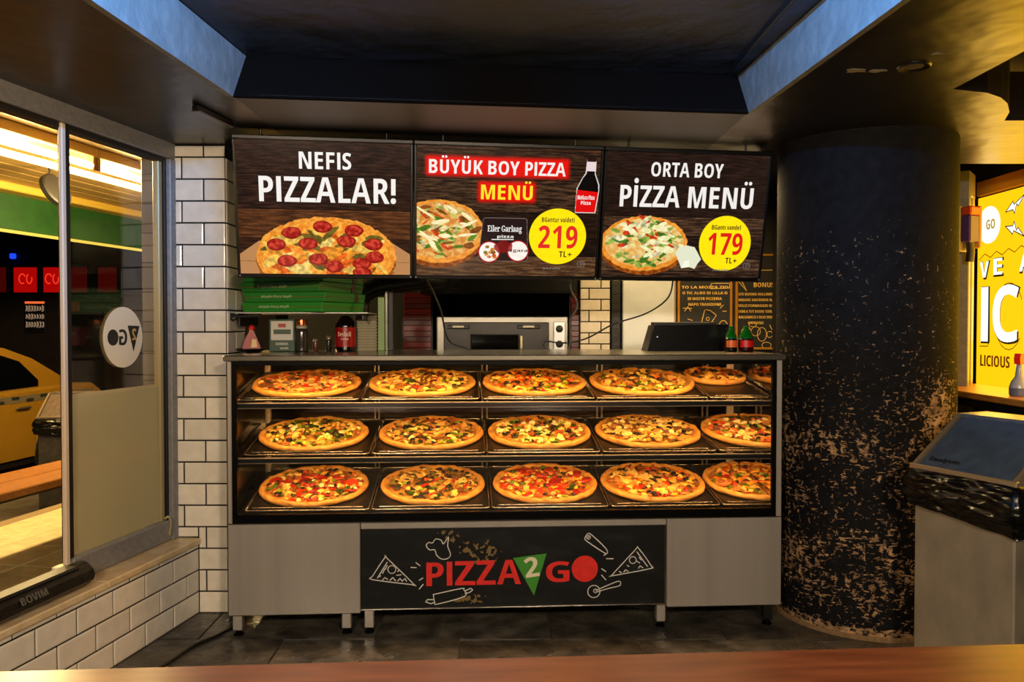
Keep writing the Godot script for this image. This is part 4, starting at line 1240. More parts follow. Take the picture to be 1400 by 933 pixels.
func cabinet() -> void:
	var steel := steel_mat()
	var bright := mat("polished steel", Color(0.70, 0.68, 0.64), 0.18, 1.0)
	var black := mat("black gasket", Color(0.012, 0.012, 0.014), 0.4)
	black.metallic_specular = 0.2
	var o := thing("pizza_display_cabinet", "long stainless steel and glass heated display cabinet full of pizzas", "display cabinet", cab())
	# top
	slab(o, "countertop", Vector3(-0.012, 1.197, -0.74), Vector3(CW + 0.012, 1.222, 0.016), mat("worktop steel", Color(0.55, 0.53, 0.48), 0.24, 0.9), 0.004)
	slab(o, "top_liner", Vector3(0.02, 1.185, -0.70), Vector3(CW - 0.02, 1.197, -0.02), mat("liner dark", Color(0.10, 0.095, 0.09), 0.4, 0.5))
	# corner posts and black glazing frame of the front
	slab(o, "corner_post", Vector3(0.0, 0.497, -0.03), Vector3(0.018, 1.197, 0.0), steel, 0.003)
	slab(o, "corner_post", Vector3(CW - 0.024, 0.497, -0.03), Vector3(CW, 1.197, 0.0), steel, 0.003)
	slab(o, "corner_post", Vector3(0.0, 0.497, -0.72), Vector3(0.018, 1.197, -0.69), steel, 0.003)
	slab(o, "corner_post", Vector3(CW - 0.024, 0.497, -0.72), Vector3(CW, 1.197, -0.69), steel, 0.003)
	slab(o, "glazing_frame", Vector3(0.018, 0.535, -0.022), Vector3(0.038, 1.18, -0.002), black, 0.002)
	slab(o, "glazing_frame", Vector3(CW - 0.044, 0.535, -0.022), Vector3(CW - 0.024, 1.18, -0.002), black, 0.002)
	slab(o, "glazing_frame", Vector3(0.018, 1.178, -0.022), Vector3(CW - 0.024, 1.197, -0.002), black, 0.002)
	slab(o, "glazing_frame", Vector3(0.018, 0.497, -0.022), Vector3(CW - 0.024, 0.535, -0.002), black, 0.002)
	var glass := pane_mat("cabinet glass", Color(0.02, 0.02, 0.02), 0.03)
	slab(o, "front_glass", Vector3(0.038, 0.535, -0.014), Vector3(CW - 0.044, 1.178, -0.009), glass)
	# polished inner cheeks and floor, dark sliding doors at the back
	slab(o, "inner_cheek", Vector3(0.001, 0.52, -0.69), Vector3(0.005, 1.185, -0.03), bright)
	slab(o, "inner_cheek", Vector3(CW - 0.005, 0.52, -0.69), Vector3(CW - 0.001, 1.185, -0.03), mat("mirror steel", Color(0.93, 0.92, 0.90), 0.04, 1.0))
	slab(o, "inner_floor", Vector3(0.01, 0.487, -0.70), Vector3(CW - 0.01, 0.497, -0.022), mat("inner floor", Color(0.10, 0.10, 0.10), 0.35, 0.7))
	var smoke := pane_mat("smoked glass", Color(0.03, 0.03, 0.033), 0.8, 0.1)
	slab(o, "back_door", Vector3(0.02, 0.50, -0.71), Vector3(1.25, 1.185, -0.705), smoke)
	slab(o, "back_door", Vector3(1.2, 0.50, -0.70), Vector3(CW - 0.02, 1.185, -0.695), smoke)
	for x in [0.55, 0.57, 1.10, 1.125, 1.70, 1.725, 2.26, 2.285]:
		slab(o, "back_rod", Vector3(x, 0.50, -0.67), Vector3(x + 0.009, 1.185, -0.66), mat("rod steel", Color(0.42, 0.41, 0.40), 0.3, 0.8), 0.002)
	slab(o, "door_rail", Vector3(0.02, 1.165, -0.69), Vector3(CW - 0.02, 1.185, -0.67), mat("rail gold", Color(0.72, 0.58, 0.36), 0.3, 0.7), 0.003)
	# shelves: rails that carry the sloping trays
	var rail := mat("rail steel", Color(0.45, 0.43, 0.40), 0.4, 0.7)
	var dark_rail := mat("rail dark", Color(0.09, 0.09, 0.09), 0.4, 0.6)
	for k in 3:
		var y: float = [1.010, 0.770, 0.524][k]
		var sh := Node3D.new()
		sh.name = "shelf"
		o.add_child(sh, true)
		part(sh, "front_rail", box(CW - 0.04, 0.007, 0.012, 0.002), rail, at(CW / 2, y + 0.001, -0.044))
		part(sh, "front_fascia", box(CW - 0.04, 0.016, 0.010, 0.002), dark_rail, at(CW / 2, y - 0.010, -0.046))
		part(sh, "lower_lip", box(CW - 0.04, 0.004, 0.014, 0.001), rail, at(CW / 2, y - 0.020, -0.046))
		part(sh, "back_rail", box(CW - 0.04, 0.012, 0.012, 0.002), dark_rail, at(CW / 2, y + 0.082, -0.60))
		for x in [0.03, 0.57, 1.10, 1.64, 2.15, CW - 0.03]:
			part(sh, "side_bar", box(0.010, 0.010, 0.565, 0.002), dark_rail, Transform3D(Basis(Vector3.RIGHT, deg_to_rad(8.6)), Vector3(x, y + 0.038, -0.325)))
	# warm light strips under the top and under the front of the two upper shelves
	var warm := Color(1.0, 0.74, 0.43)
	for k in 3:
		var y: float = [1.182, 0.998, 0.758][k]
		part(o, "led_strip", box(CW - 0.12, 0.006, 0.010, 0.001), glow("led strip %d" % k, warm, 1.0), at(CW / 2, y, -0.062 if k else -0.034))
		var p: Vector3 = cab() * Vector3(CW / 2, y - 0.005, -0.064 if k else -0.036)
		area("cabinet_lamp", p, cab().basis * Vector3(0, -1, -0.75), CW - 0.12, 0.012, warm, [1.15, 1.05, 1.05][k], cab().basis * Vector3(0, 0.75, -1))
	# base: steel bays left and right, chalkboard between
	var body := mat("base carcass", Color(0.07, 0.07, 0.07), 0.5, 0.4)
	slab(o, "base_carcass", Vector3(0.006, 0.108, -0.71), Vector3(CW - 0.006, 0.487, -0.03), body)
	slab(o, "base_panel", Vector3(0.0, 0.10, -0.03), Vector3(0.562, 0.495, 0.002), steel, 0.003)
	slab(o, "base_panel", Vector3(1.908, 0.10, -0.03), Vector3(CW, 0.495, 0.002), steel, 0.003)
	slab(o, "base_strip", Vector3(0.565, 0.466, -0.03), Vector3(1.906, 0.495, 0.001), steel, 0.003)
	slab(o, "base_edge", Vector3(0.565, 0.112, -0.03), Vector3(1.906, 0.119, 0.001), bright, 0.001)
	slab(o, "base_edge", Vector3(1.898, 0.119, -0.03), Vector3(1.906, 0.466, 0.001), bright, 0.001)
	slab(o, "base_ledge", Vector3(0.0, 0.495, -0.03), Vector3(CW, 0.499, 0.004), bright, 0.001)
	chalkboard(o)
	# legs with black levelling feet
	for q in [[0.03, 0], [0.498, 0], [0.596, 0], [1.89, 0], [2.378, 1], [0.05, 2], [1.2, 2], [2.37, 2]]:
		var z := -0.045 if q[1] < 2 else -0.66
		var leg := slab(o, "leg", Vector3(q[0] - 0.02, 0.026, z - 0.02), Vector3(q[0] + 0.02, 0.11, z + 0.02), steel if q[1] != 1 else mat("dark leg", Color(0.03, 0.03, 0.032), 0.4), 0.003)
		part(leg, "foot", turned_solid([Vector2(0.0, 0.0), Vector2(0.021, 0.0), Vector2(0.021, 0.008), Vector2(0.012, 0.014), Vector2(0.012, 0.028)], 14), black, at(0, -0.068, 0))

func chalkboard(o: Node3D) -> void:
	var w := 768
	var h := 200
	var n := FastNoiseLite.new()
	n.seed = 41
	n.frequency = 0.012
	n.fractal_octaves = 5
	var chips := FastNoiseLite.new()
	chips.seed = 43
	chips.frequency = 0.06
	chips.fractal_octaves = 3
	var px := PackedByteArray()
	px.resize(w * h * 3)
	var patches := [[270, 52, 26, 16], [225, 25, 18, 10], [305, 62, 40, 26], [275, 182, 38, 12], [215, 10, 22, 8], [135, 5, 18, 6], [500, 60, 10, 20], [130, 60, 30, 30], [360, 35, 60, 25]]
	for y in h:
		for x in w:
			var smear := n.get_noise_2d(x * 0.55 - y * 0.3, y * 1.5)
			var k := 15.0 + 20.0 * maxf(0.0, smear)
			var r := k
			var g := k + 1.0
			var b := k * 1.02 + 1.0
			for q in 5:
				var p: Array = patches[q]
				var d := pow((x - p[0]) / float(p[2]), 2) + pow((y - p[1]) / float(p[3]), 2)
				if d < 1.5 and chips.get_noise_2d(x, y) + 0.22 * (1.0 - d) > 0.27:
					r = 112
					g = 92
					b = 56
			var i := (y * w + x) * 3
			px[i] = int(r)
			px[i + 1] = int(g)
			px[i + 2] = int(b)
	var m := mat("chalkboard print", Color.WHITE, 0.5)
	m.metallic_specular = 0.3
	m.albedo_texture = ImageTexture.create_from_image(Image.create_from_data(w, h, false, Image.FORMAT_RGB8, px))
	var st := begin()
	var x0 := 0.566
	var x1 := 1.898
	var y0 := 0.119
	var y1 := 0.466
	var c := [Vector3(x0, y1, 0), Vector3(x1, y1, 0), Vector3(x1, y0, 0), Vector3(x0, y0, 0)]
	var u := [Vector2(0, 0), Vector2(1, 0), Vector2(1, 1), Vector2(0, 1)]
	for k in [0, 1, 2, 0, 2, 3]:
		st.set_normal(Vector3.BACK)
		st.set_uv(u[k])
		st.add_vertex(c[k])
	add_box(st, Vector3((x0 + x1) / 2, (y0 + y1) / 2, -0.012), Vector3(x1 - x0, y1 - y0, 0.022))
	var b := part(o, "chalkboard_panel", done(st), m, at(0, 0, -0.006))
	b.set_meta("label", "black chalkboard panel with red and green painted lettering")
	# drawing units are millimetres from the top left of the panel
	var red := noisy("red sign paint", Color(0.74, 0.09, 0.05), Color(0.86, 0.13, 0.08), 0.5, 0.0, Vector3(5, 5, 5), 211)
	var green := mat("green sign paint", Color(0.20, 0.50, 0.12), 0.5)
	var chalk := mat("white chalk", Color(0.78, 0.77, 0.74), 0.9)
	for q in [["P", 328, 402, 222, 325], ["I", 416, 440, 219, 323], ["Z", 452, 540, 216, 322], ["Z", 545, 628, 213, 320], ["A", 634, 738, 210, 318], ["G", 848, 950, 217, 309]]:
		var a := mm(q[1], q[4])
		var e := mm(q[2], q[3])
		lettering(b, "red_letter", q[0], e.x - a.x, e.y - a.y, red, at((a.x + e.x) / 2, (a.y + e.y) / 2, 0.0015), null, 0.002)
	var oo := mm(1018, 250)
	part(b, "red_letter", disc_mesh(0.058, 40), red, turned(oo.x, oo.y, 0.0012, 0, 90))
	part(b, "green_wedge", prism([mm(703, 203), mm(850, 183), mm(795, 367)], 0.002), green, at(0, 0, 0.0012))
	var two := mm(784, 242)
	lettering(b, "cream_digit", "2", 0.062, 0.088, mat("cream paint", Color(0.82, 0.78, 0.66), 0.5), turned(two.x, two.y, 0.003, 0, 0, 8), null, 0.002)
	var art := {
		"chalk_pizza_slice": [[[95, 285], [150, 202], [160, 205], [272, 315], [262, 318], [97, 297], [95, 285]], [[160, 222], [118, 290]], [[150, 250], [140, 270]], [[160, 235], [152, 252]], [[200, 278], [220, 276]], [[140, 298], [150, 288], [162, 296]], [[172, 300], [184, 288], [196, 302]], [[205, 303], [215, 292], [226, 305]], [[228, 300], [236, 292], [243, 304]], [[205, 262], [212, 256]], [[125, 285], [132, 280]]],
		"chalk_ray": [[[262, 244], [285, 245]], [[283, 223], [301, 237]], [[297, 300], [313, 290]], [[297, 338], [314, 318]]],
		"chalk_mushroom": [[[385, 203], [372, 190], [364, 168], [342, 168], [328, 150], [338, 136], [355, 138], [368, 121], [392, 126], [402, 142], [424, 112], [420, 150], [432, 185], [424, 203], [402, 209], [385, 203]]],
		"chalk_knife": [[[1018, 115], [1030, 97], [1047, 101], [1108, 158], [1117, 181], [1100, 178], [1025, 128], [1018, 115]], [[1028, 118], [1040, 106]]],
		"chalk_dash": [[[1113, 206], [1143, 206]], [[1102, 191], [1114, 184]], [[1092, 250], [1110, 262]], [[1092, 278], [1111, 299]]],
		"chalk_pizza_piece": [[[1133, 283], [1240, 168], [1255, 160], [1310, 235], [1305, 250], [1140, 281], [1133, 283]], [[1248, 176], [1295, 240]], [[1190, 265], [1198, 255], [1210, 262]], [[1255, 248], [1262, 238], [1275, 246]], [[1245, 215], [1260, 225]], [[1258, 200], [1268, 212]], [[1205, 235], [1213, 240]], [[1170, 262], [1180, 268]]],
		"chalk_rolling_pin": [[[358, 362], [478, 336], [490, 342], [494, 370], [378, 403], [364, 398], [358, 362]], [[358, 384], [332, 384], [325, 394], [348, 402], [362, 396]], [[493, 347], [520, 335], [528, 342], [515, 353], [494, 357]]],
		"chalk_cutter": [[[1066, 346], [1150, 310], [1172, 306], [1176, 316], [1168, 326], [1122, 337], [1072, 352]]],
	}
	var circles := {"chalk_pizza_slice": [[180, 253, 17]], "chalk_pizza_piece": [[1230, 212, 15]], "chalk_cutter": [[1058, 350, 27], [1065, 347, 8]], "chalk_knife": [[1034, 112, 8]]}
	for key in art:
		var s := begin()
		for line in art[key]:
			var pts := []
			for p in line:
				pts.append(mm(p[0], p[1]))
			add_stroke(s, curve(pts, 3) if pts.size() > 5 else pts, 0.0042)
		for q in circles.get(key, []):
			add_stroke(s, ring_pts(mm(q[0], q[1]), q[2] * 0.00101, q[2] * 0.00101, 20), 0.004)
		part(b, key, done(s), chalk, at(0, 0, 0.0012))

func mm(u: float, v: float) -> Vector2:
	return Vector2(0.516 + u * 0.001009, 0.547 - v * 0.001012 - u * 0.0000173)

# ------------------------------------------------------------------ trays and pizzas
const TILT := 9.6

func trays_and_pizzas() -> void:
	var ord := ["first", "second", "third", "fourth", "fifth"]
	var rows := ["top", "middle", "bottom"]
	# tray edges along the cabinet, per shelf
	var edges := [[0.018, 0.555, 1.085, 1.601, 2.115, 2.40], [0.045, 0.599, 1.111, 1.628, 2.157, 2.418], [0.045, 0.598, 1.130, 1.665, 2.175, 2.418]]
	var base := [1.021, 0.781, 0.535]
	var sheet := noisy("tray sheet", Color(0.085, 0.08, 0.075), Color(0.14, 0.13, 0.12), 0.35, 0.3, Vector3(3, 3, 3), 221)
	var wire := mat("tray wire", Color(0.66, 0.63, 0.58), 0.22, 0.95)
	var tilt := Basis(Vector3.UP, deg_to_rad(CAB_TURN)) * Basis(Vector3.RIGHT, deg_to_rad(TILT))
	for r in 3:
		for c in 5:
			var x0: float = edges[r][c] + 0.006
			var x1: float = edges[r][c + 1] - 0.006
			var w := x1 - x0
			var p: Vector3 = cab() * Vector3((x0 + x1) / 2, base[r], -0.06)
			var t := thing("serving_tray", "dark wire-rimmed tray on the %s shelf, %s from the left" % [rows[r], ord[c]], "tray", Transform3D(tilt, p), "trays in the display cabinet")
			slab(t, "tray_sheet", Vector3(-w / 2 + 0.004, -0.003, -0.535), Vector3(w / 2 - 0.004, 0.0, -0.006), sheet, 0.001)
			var loop := []
			for q in [[w / 2, 0.0, 0], [w / 2, -0.54, 1], [-w / 2, -0.54, 2], [-w / 2, 0.0, 3]]:
				var sx := signf(q[0])
				var front: bool = q[1] > -0.1
				var cc := Vector3(q[0] - sx * 0.02, 0.004, -0.02 if front else -0.52)
				for k in 4:
					var a := k * PI / 6
					var ca := cos(a) if q[2] % 2 else sin(a)
					var sa := sin(a) if q[2] % 2 else cos(a)
					loop.append(cc + Vector3(sx * 0.02 * ca, 0, (0.02 if front else -0.02) * sa))
			part(t, "tray_rim", tube(loop, 0.0034, 6, true), wire)
			part(t, "tray_wire", tube([Vector3(-w / 2 + 0.03, 0.005, -0.03), Vector3(w / 2 - 0.03, 0.005, -0.03)], 0.0022, 6), wire)
	# pizzas: [shelf, centre along the cabinet, distance behind tray front, radius, recipe]
	var list := [
		[0, 0.278, 0.262, 0.248, "red_mushroom"], [0, 0.815, 0.27, 0.25, "chicken_corn"], [0, 1.345, 0.27, 0.247, "pepper_feast"], [0, 1.862, 0.265, 0.250, "garden"], [0, 2.255, 0.385, 0.152, "olive_mix"],
		[1, 0.308, 0.275, 0.252, "green_corn"], [1, 0.856, 0.275, 0.246, "hearty"], [1, 1.371, 0.275, 0.246, "white_cube"], [1, 1.893, 0.275, 0.25, "mushroom"], [1, 2.416, 0.275, 0.25, "tomato_strip"],
		[2, 0.308, 0.275, 0.252, "pepperoni"], [2, 0.864, 0.275, 0.246, "dark_garden"], [2, 1.397, 0.275, 0.25, "pepperoni_feast"], [2, 1.919, 0.275, 0.25, "tomato_chicken"], [2, 2.416, 0.275, 0.24, "strip_mix"],
	]
	var looks := {
		"red_mushroom": "red-sauced pizza with pale mushroom slices", "chicken_corn": "pale pizza with chicken pieces and sweetcorn", "pepper_feast": "pizza with red and yellow pepper pieces", "garden": "pizza with green pepper, chicken and tomato pieces", "olive_mix": "small pizza with olives and chicken pieces",
		"green_corn": "pizza with green pepper and yellow corn", "hearty": "pizza with chicken, mushroom and green pepper chunks", "white_cube": "pizza with white cheese cubes and greens", "mushroom": "pizza thickly covered with mushroom slices", "tomato_strip": "half pizza with tomato strips and white cheese",
		"pepperoni": "pizza with red sausage rounds and green pepper", "dark_garden": "pizza with dark olives, mushrooms and greens", "pepperoni_feast": "pizza covered with large red sausage rounds", "tomato_chicken": "pizza with orange tomato chunks and chicken", "strip_mix": "half pizza with red strips and shredded greens",
	}
	for i in list.size():
		var q: Array = list[i]
		var p: Vector3 = cab() * Vector3(q[1], base[q[0]], -0.06) + tilt * Vector3(0, 0.0006, -q[2])
		var spin := Basis(Vector3.UP, 0.0 if q[1] > 2.38 else rng.randf_range(0, TAU))
		make_pizza("%s on the %s shelf, %s from the left" % [looks[q[4]], rows[q[0]], ord[i % 5]], Transform3D(tilt, p), spin, q[3], q[4], q[1] > 2.38, i)

# share of each topping in a recipe
func recipe(which: String) -> Dictionary:
	match which:
		"red_mushroom": return {"mushroom_slice": 7, "ham_strip": 2, "tomato_piece": 4, "chicken_piece": 3, "olive_ring": 1.5, "sauce": 0.7}
		"chicken_corn": return {"chicken_piece": 7, "sweetcorn": 4, "ham_strip": 1, "olive_ring": 2, "pepper_piece": 1.5, "mushroom_slice": 2, "sauce": 0.3}
		"pepper_feast": return {"tomato_piece": 3, "yellow_pepper": 4, "pepper_piece": 2, "olive_ring": 2.5, "chicken_piece": 4, "sauce": 0.55}
		"garden": return {"chicken_piece": 6, "tomato_piece": 1.5, "pepper_piece": 3, "olive_ring": 3, "mushroom_slice": 4, "sauce": 0.35}
		"olive_mix": return {"olive_ring": 4, "chicken_piece": 4, "tomato_piece": 1.5, "mushroom_slice": 3, "sauce": 0.4}
		"green_corn": return {"pepper_piece": 4, "sweetcorn": 4, "chicken_piece": 5, "olive_ring": 2.5, "cheese_cube": 1.5, "sauce": 0.25}
		"hearty": return {"chicken_piece": 6, "mushroom_slice": 4, "pepper_piece": 3, "ham_strip": 1, "olive_ring": 4, "cheese_cube": 1, "sauce": 0.3}
		"white_cube": return {"cheese_cube": 4, "chicken_piece": 4, "pepper_piece": 3, "olive_ring": 3, "ham_strip": 1.5, "sauce": 0.3}
		"mushroom": return {"mushroom_slice": 8, "chicken_piece": 3, "olive_ring": 2.5, "sweetcorn": 1, "cheese_cube": 1, "sauce": 0.2}
		"tomato_strip": return {"tomato_piece": 3, "ham_strip": 2, "cheese_cube": 3, "mushroom_slice": 3, "olive_ring": 3, "pepper_piece": 1.5, "sauce": 0.5}
		"pepperoni": return {"sausage_round": 1.6, "pepper_piece": 2, "chicken_piece": 6, "tomato_piece": 1.5, "olive_ring": 2.5, "cheese_cube": 1.5, "sauce": 0.4}
		"dark_garden": return {"olive_ring": 6, "mushroom_slice": 4, "pepper_piece": 3, "chicken_piece": 5, "tomato_piece": 1, "sauce": 0.25}
		"pepperoni_feast": return {"sausage_round": 3.2, "tomato_piece": 1.2, "pepper_piece": 2, "chicken_piece": 5, "olive_ring": 1.5, "yellow_pepper": 2, "sauce": 0.3}
		"tomato_chicken": return {"tomato_piece": 3.5, "chicken_piece": 6, "olive_ring": 3.5, "yellow_pepper": 2, "mushroom_slice": 3, "sauce": 0.45}
		_: return {"ham_strip": 3, "tomato_piece": 2, "yellow_pepper": 3, "pepper_piece": 3, "olive_ring": 2, "chicken_piece": 4, "sauce": 0.45}

func make_pizza(label: String, xf: Transform3D, spin: Basis, R: float, which: String, half: bool, seed_value: int) -> void:
	var o := thing("pizza", label, "pizza", xf, "pizzas in the display cabinet")
	var n := FastNoiseLite.new()
	n.seed = 300 + seed_value
	n.frequency = 1.0
	n.fractal_octaves = 3
	var rec := recipe(which)
	var bread := mat("pizza crust", Color.WHITE, 0.62)
	bread.vertex_color_use_as_albedo = true
	var top := mat("pizza cheese", Color.WHITE, 0.42)
	top.vertex_color_use_as_albedo = true
	var a0 := PI / 2 if half else 0.0
	var a1 := PI * 1.5 if half else TAU
	var seg := 36 if half else 72
	# crust: swollen rim, browner in blotches
	var prof := [Vector2(0.90, 0.0), Vector2(0.965, 0.001), Vector2(0.993, 0.008), Vector2(1.0, 0.015), Vector2(0.988, 0.023), Vector2(0.955, 0.028), Vector2(0.92, 0.026), Vector2(0.885, 0.019), Vector2(0.865, 0.012)]
	var gold := Color(0.60, 0.26, 0.035)
	var pale := Color(0.72, 0.39, 0.075)
	var brown := Color(0.28, 0.085, 0.013)
	var grid := []
	var tint := []
	for i in prof.size():
		var line := []
		var cl := []
		for k in seg + 1:
			var a := a0 + (a1 - a0) * k / seg
			var ca := cos(a)
			var sa := sin(a)
			var wob := 1.0 + 0.018 * n.get_noise_2d(ca * 1.6, sa * 1.6) + 0.006 * n.get_noise_2d(ca * 7.0 + 9.0, sa * 7.0)
			var lift := 1.0 + 0.28 * n.get_noise_2d(ca * 5.0 + 20.0, sa * 5.0) + (0.10 * n.get_noise_2d(ca * 16.0, sa * 16.0 + i * 0.7))
			line.append(Vector3(prof[i].x * R * wob * ca, prof[i].y * lift, prof[i].x * R * wob * sa))
			var m := n.get_noise_3d(ca * 6.0, sa * 6.0, i * 0.5 + 5.0)
			var col := gold.lerp(pale, clampf(m * 1.6 + 0.25, 0, 1)).lerp(brown, clampf(n.get_noise_3d(ca * 11.0 + 30.0, sa * 11.0, i * 0.6) * 2.6 - 0.55, 0, 0.85))
			cl.append(col)
		grid.append(line)
		tint.append(cl)
	part(o, "crust", sheet_mesh(grid, tint), bread)
	# cheese and sauce bed
	grid = []
	tint = []
	var cheese := Color(0.62, 0.36, 0.08)
	var toasted := Color(0.40, 0.16, 0.025)
	var sauce := Color(0.38, 0.055, 0.008)
	for i in 10:
		var f := 0.9 * i / 9.0
		var line := []
		var cl := []
		for k in seg + 1:
			var a := a0 + (a1 - a0) * k / seg
			var p := Vector2(cos(a), sin(a)) * f * R
			line.append(Vector3(p.x, 0.0145 + 0.003 * n.get_noise_2d(p.x * 38.0, p.y * 38.0), p.y))
			var s := clampf(n.get_noise_2d(p.x * 22.0 + 4.0, p.y * 22.0) * 1.8 + rec.sauce, 0, 1)
			var tt := clampf(n.get_noise_2d(p.x * 30.0, p.y * 30.0 + 8.0) * 1.5 + 0.3, 0, 1)
			cl.append(cheese.lerp(toasted, tt).lerp(sauce, s * 0.9))
		grid.append(line)
		tint.append(cl)
	part(o, "cheese", sheet_mesh(grid, tint), top)
	if half:
		var st := begin()
		quad(st, Vector3(0, 0.0, -R * 0.93), Vector3(0, 0.0, R * 0.93), Vector3(0, 0.0145, R * 0.86), Vector3(0, 0.0145, -R * 0.86), Vector3.RIGHT)
		part(o, "cut_edge", done(st), mat("pizza crumb", Color(0.86, 0.74, 0.50), 0.8))
	# toppings, one by one
	var bag := []
	for k in rec:
		if k != "sauce":
			for q in int(rec[k] * 4):
				bag.append(k)
	var spots := []
	var want := int(235.0 * pow(R / 0.25, 2) * (0.5 if half else 1.0))
	var tries := 0
	while spots.size() < want and tries < 6000:
		tries += 1
		var a := rng.randf_range(a0, a1)
		var rr := sqrt(rng.randf()) * R * 0.845
		var p := Vector2(cos(a), sin(a)) * rr
		if half and p.x > -0.010:
			continue
		var ok := true
		for s in spots:
			if p.distance_squared_to(s) < 0.00011:
				ok = false
				break
		if not ok:
			continue
		spots.append(p)
		var kind: String = bag[rng.randi() % bag.size()]
		var tm := topping(kind, rng.randi() % 3)
		var size := rng.randf_range(0.8, 1.5)
		if rr > R * 0.76:
			size *= 0.75
		var b := Basis(Vector3.UP, rng.randf_range(0, TAU)) * Basis(Vector3.RIGHT, rng.randf_range(-0.28, 0.28)) * Basis(Vector3.BACK, rng.randf_range(-0.28, 0.28))
		part(o, kind, tm, topping_mat(kind, rng.randi() % 3), Transform3D(b.scaled(Vector3.ONE * size), Vector3(p.x, 0.0185 + rng.randf_range(0, 0.007), p.y)))

func sheet_mesh(grid: Array, tint: Array, middle := Vector3.ZERO, round_middle := false) -> ArrayMesh:
	var st := begin()
	var rows := grid.size()
	var cols: int = grid[0].size()
	var closed: bool = grid[rows - 1][0].distance_to(grid[rows - 1][cols - 1]) < 1e-5
	var nrm := []
	for i in rows:
		var line := []
		for k in cols:
			var k0 := k - 1 if k > 0 else (cols - 2 if closed else 0)
			var k1 := k + 1 if k < cols - 1 else (1 if closed else cols - 1)
			var du: Vector3 = grid[i][k1] - grid[i][k0]
			var dv: Vector3 = grid[mini(i + 1, rows - 1)][k] - grid[maxi(i - 1, 0)][k]
			var m := dv.cross(du)
			if du.length_squared() < 1e-12:
				m = Vector3.UP
			line.append(m.normalized())
		nrm.append(line)
	# face outwards: the second row of a rim points away from the middle, a disc points up
	var probe: Vector3 = nrm[rows / 2][cols / 2]
	var want: Vector3 = (grid[rows / 2][cols / 2] - middle) if round_middle else Vector3.UP
	if probe.dot(want) < 0.0:
		for i in rows:
			for k in cols:
				nrm[i][k] = -nrm[i][k] if grid[i][k].length_squared() > 1e-10 or nrm[i][k].y < 0 else nrm[i][k]
	for i in rows - 1:
		for k in cols - 1:
			var q := [[i, k], [i + 1, k], [i + 1, k + 1], [i, k + 1]]
			for t in [[0, 1, 2], [0, 2, 3]]:
				var v := []
				var nn := []
				var cc := []
				for j in t:
					v.append(grid[q[j][0]][q[j][1]])
					nn.append(nrm[q[j][0]][q[j][1]])
					cc.append(tint[q[j][0]][q[j][1]])
				stri(st, v, nn, [], cc)
	return done(st)

func topping_mat(kind: String, k: int) -> StandardMaterial3D:
	var c: Array
	match kind:
		"mushroom_slice": c = [Color(0.90, 0.74, 0.38), Color(0.76, 0.56, 0.25), Color(0.46, 0.29, 0.12)]
		"chicken_piece": c = [Color(0.93, 0.77, 0.36), Color(0.84, 0.60, 0.22), Color(0.60, 0.35, 0.10)]
		"sweetcorn": c = [Color(0.95, 0.76, 0.20), Color(0.92, 0.70, 0.16), Color(0.96, 0.82, 0.32)]
		"ham_strip": c = [Color(0.80, 0.34, 0.17), Color(0.66, 0.22, 0.11), Color(0.88, 0.52, 0.28)]
		"tomato_piece": c = [Color(0.84, 0.27, 0.06), Color(0.68, 0.14, 0.04), Color(0.90, 0.42, 0.10)]
		"yellow_pepper": c = [Color(0.95, 0.66, 0.12), Color(0.92, 0.56, 0.08), Color(0.95, 0.74, 0.20)]
		"pepper_piece": c = [Color(0.34, 0.44, 0.07), Color(0.22, 0.31, 0.05), Color(0.52, 0.58, 0.14)]
		"olive_ring": c = [Color(0.07, 0.06, 0.05), Color(0.12, 0.10, 0.07), Color(0.20, 0.20, 0.09)]
		"sausage_round": c = [Color(0.70, 0.15, 0.055), Color(0.56, 0.10, 0.045), Color(0.76, 0.24, 0.08)]
		_: c = [Color(0.96, 0.89, 0.60), Color(0.94, 0.83, 0.48), Color(0.90, 0.75, 0.36)]
	return mat("%s %d" % [kind, k], c[k], 0.36 if kind in ["tomato_piece", "olive_ring", "sausage_round", "pepper_piece"] else 0.5)

